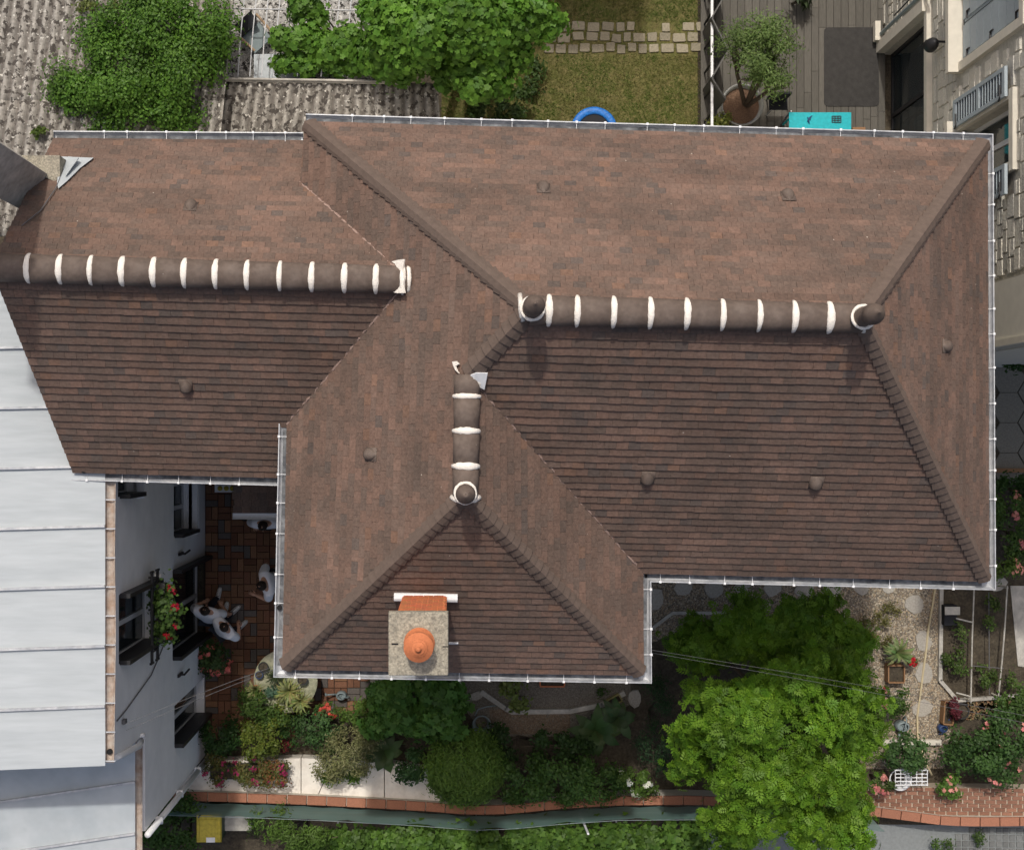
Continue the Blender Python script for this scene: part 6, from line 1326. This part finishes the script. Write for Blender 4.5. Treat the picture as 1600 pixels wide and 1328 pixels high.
def person(label, loc, yaw, feet, hands, lean=0.0, head_dir=0.0, hairc=None, trousers=M['jeans']):
    """local frame: facing +Y; feet [(x,y)]x2 and hands [(x,y,z)]x2"""
    t = thing('person', label, 'person', loc); R = Matrix.Rotation(yaw, 3, 'Z'); L0 = Vector(loc)
    w = lambda v: L0 + R @ Vector(v)
    ly = lean
    pel = (0, -0.02, 0.94); spi = (0, ly * .35, 1.14); che = (0, ly * .8, 1.34); nek = (0, ly + 0.01, 1.49); hed = (0, ly + 0.04, 1.60); top = (0, ly + 0.045, 1.70)
    J = [pel, spi, che, nek, hed, top]; E_ = [(0, 1), (1, 2), (2, 3), (3, 4), (4, 5)]; r = [(0.15, 0.11), (0.135, 0.10), (0.155, 0.11), (0.055, 0.055), (0.075, 0.09), (0.062, 0.075)]
    arms = []; legs = []
    for s_, hnd in zip((-1, 1), hands):
        sh_ = Vector((s_ * 0.185, ly * .9, 1.40)); hd = Vector(hnd); mid = (sh_ + hd) / 2; dist = (hd - sh_).length; bend = math.sqrt(max(0.0, 0.29 ** 2 - (dist / 2) ** 2)) if dist < 0.58 else 0.02
        el = mid + Vector((s_ * 0.75, -0.35, -0.55)).normalized() * bend; arms.append((sh_, el, hd))
        k = len(J); J += [tuple(sh_), tuple(el), tuple(hd)]; E_ += [(2, k), (k, k + 1), (k + 1, k + 2)]; r += [0.066, 0.046, 0.032]
    for s_, ft in zip((-1, 1), feet):
        hp_ = Vector((s_ * 0.095, -0.02, 0.88)); an = Vector((ft[0], ft[1] - 0.04, 0.09)); kn = (hp_ + an) / 2 + Vector((s_ * 0.015, 0.05, 0.02)); legs.append((hp_, kn, an))
        k = len(J); J += [tuple(hp_), tuple(kn), tuple(an)]; E_ += [(0, k), (k, k + 1), (k + 1, k + 2)]; r += [0.085, 0.060, 0.042]
    vs, fs = skin_mesh('body', [w(v) for v in J], E_, r); b = MB(); b.add(vs, fs)
    H_ = w(hed); fwd = R @ Matrix.Rotation(head_dir, 3, 'Z') @ Vector((0, 1, 0)); sd = fwd.cross(Vector((0, 0, 1)))
    b.ball(H_ + Vector((0, 0, 0.03)), (0.078, 0.078, 0.115), 14, 10); b.ball(H_ + fwd * 0.085 + Vector((0, 0, 0.015)), (0.014, 0.014, 0.022), 8, 5)
    for s_ in (-1, 1): b.ball(H_ + sd * s_ * 0.08 + Vector((0, 0, 0.02)), (0.016, 0.018, 0.032), 8, 5)
    for (sh_, el, hd) in arms:   # hands: palm, four fingers, thumb
        d = (hd - el).normalized(); s1 = d.cross(Vector((0, 0, 1)))
        s1 = s1.normalized() if s1.length > 0.1 else Vector((1, 0, 0)); up = s1.cross(d)
        b.tube([w(hd - d * 0.02), w(hd + d * 0.03), w(hd + d * 0.075)], [0.027, 0.036, 0.033], 8)
        for i, ln in enumerate((0.065, 0.078, 0.072, 0.055)):
            o_ = hd + d * 0.07 + s1 * (i - 1.5) * 0.018; b.tube([w(o_), w(o_ + d * ln * .55 - up * 0.008), w(o_ + d * ln - up * 0.03)], [0.009, 0.008, 0.006], 6)
        o_ = hd + d * 0.015 + s1 * 0.03; b.tube([w(o_), w(o_ + s1 * 0.022 + d * 0.03), w(o_ + s1 * 0.026 + d * 0.065 - up * .01)], [0.011, 0.009, 0.007], 6)
    body = obj('body', b, M['skin'], t, smooth=True)
    f_ = MB()
    for s_ in (-1, 1): f_.ball(H_ + fwd * 0.074 + sd * s_ * 0.03 + Vector((0, 0, 0.035)), 0.010, 8, 5)
    obj('eyes', f_, M['dark'], t); f_ = MB(); f_.tube([H_ + fwd * 0.078 - sd * 0.022 - Vector((0, 0, 0.035)), H_ + fwd * 0.081 - Vector((0, 0, 0.035)), H_ + fwd * 0.078 + sd * 0.022 - Vector((0, 0, 0.035))], 0.006, 6); obj('mouth', f_, mat('lips', (0.35, 0.12, 0.1), 0.5), t)
    hb = MB(); n_, m_ = 16, 7; hvs = []
    for i in range(m_ + 1):
        a = math.radians(4 + 102 * i / m_)
        for k in range(n_):
            q_ = 2 * math.pi * k / n_; dr = Vector((math.cos(q_), math.sin(q_), 0)); front = dr.dot(fwd); aa = min(a, math.radians(66 if front > 0.35 else (118 if front < -0.3 else 92)))
            rr = 0.090 + U(-.003, .004); hvs.append(H_ + Vector((0, 0, 0.045)) + dr * rr * math.sin(aa) + fwd * (-0.008) + Vector((0, 0, rr * 1.12 * math.cos(aa))))
    hfs = [(i * n_ + k, i * n_ + (k + 1) % n_, (i + 1) * n_ + (k + 1) % n_, (i + 1) * n_ + k) for i in range(m_) for k in range(n_)] + [tuple(range(n_))]
    hb.add(hvs, [tuple(reversed(f)) for f in hfs]); obj('hair', hb, hairc or M['hair'], t, smooth=True)
    J2 = [(0, -0.02, 0.88), spi, che, (0, ly + 0.0, 1.455)]; E2 = [(0, 1), (1, 2), (2, 3)]; r2 = [(0.175, 0.135), (0.175, 0.135), (0.20, 0.155), (0.085, 0.08)]
    for (sh_, el, hd) in arms: k = len(J2); e2 = sh_.lerp(el, 0.8); J2 += [tuple(sh_), tuple(e2)]; E2 += [(2, k), (k, k + 1)]; r2 += [0.10, 0.086]
    vs, fs = skin_mesh('shirt', [w(v) for v in J2], E2, r2); b = MB(); b.add(vs, fs); obj('shirt', b, M['shirt'], t, smooth=True)
    J3 = [(0, -0.02, 0.92)]; E3 = []; r3 = [(0.155, 0.12)]
    for (hp_, kn, an) in legs: k = len(J3); J3 += [tuple(hp_), tuple(kn), tuple(an + Vector((0, 0, 0.03)))]; E3 += [(0, k), (k, k + 1), (k + 1, k + 2)]; r3 += [0.096, 0.075, 0.06]
    vs, fs = skin_mesh('trousers', [w(v) for v in J3], E3, r3); b = MB(); b.add(vs, fs); obj('trousers', b, trousers, t, smooth=True)
    for ft in feet:
        b = MB(); x, y = ft; b.tube([w((x, y - 0.10, 0.05)), w((x, y - 0.04, 0.055)), w((x, y + 0.06, 0.045)), w((x, y + 0.13, 0.035)), w((x, y + 0.165, 0.03))], [0.036, 0.046, 0.047, 0.04, 0.018], 10); sho = obj('shoe', b, M['shoe'], t, smooth=True)
        b = MB()
        for k in range(4): b.box(w((x, y + 0.0 + k * 0.028, 0.094 - k * 0.006)), (0.06, 0.011, 0.008), rot=R)
        b.box(w((x, y - 0.06, 0.095)), (0.055, 0.07, 0.012), rot=R); obj('laces', b, M['dark'], sho)
    return t
gz = 0.036
person('person in white shirt standing below the porch roof, facing the garden', (-3.385, -1.46, gz), math.pi, [(-0.11, 0), (0.11, 0.02)], [(-0.24, 0.08, 0.92), (0.25, 0.10, 0.94)])
person('person in white shirt at the roof edge reaching one arm forward', (-3.28, -2.52, gz), math.radians(105), [(-0.1, -0.03), (0.12, 0.16)], [(-0.16, 0.38, 1.10), (0.22, 0.08, 0.92)], lean=0.10)
person('person in white shirt nearest the white house door', (-4.46, -3.22, gz), math.radians(-12), [(-0.06, 0.30), (0.13, 0.06)], [(-0.17, 0.26, 0.95), (0.17, 0.28, 0.97)], lean=0.2)
person('person in white shirt with feet apart beside the pink geranium', (-4.24, -3.44, gz), math.radians(-48), [(-0.12, 0.2), (0.18, 0.12)], [(-0.17, 0.26, 0.95), (0.17, 0.28, 1.0)], lean=0.2)
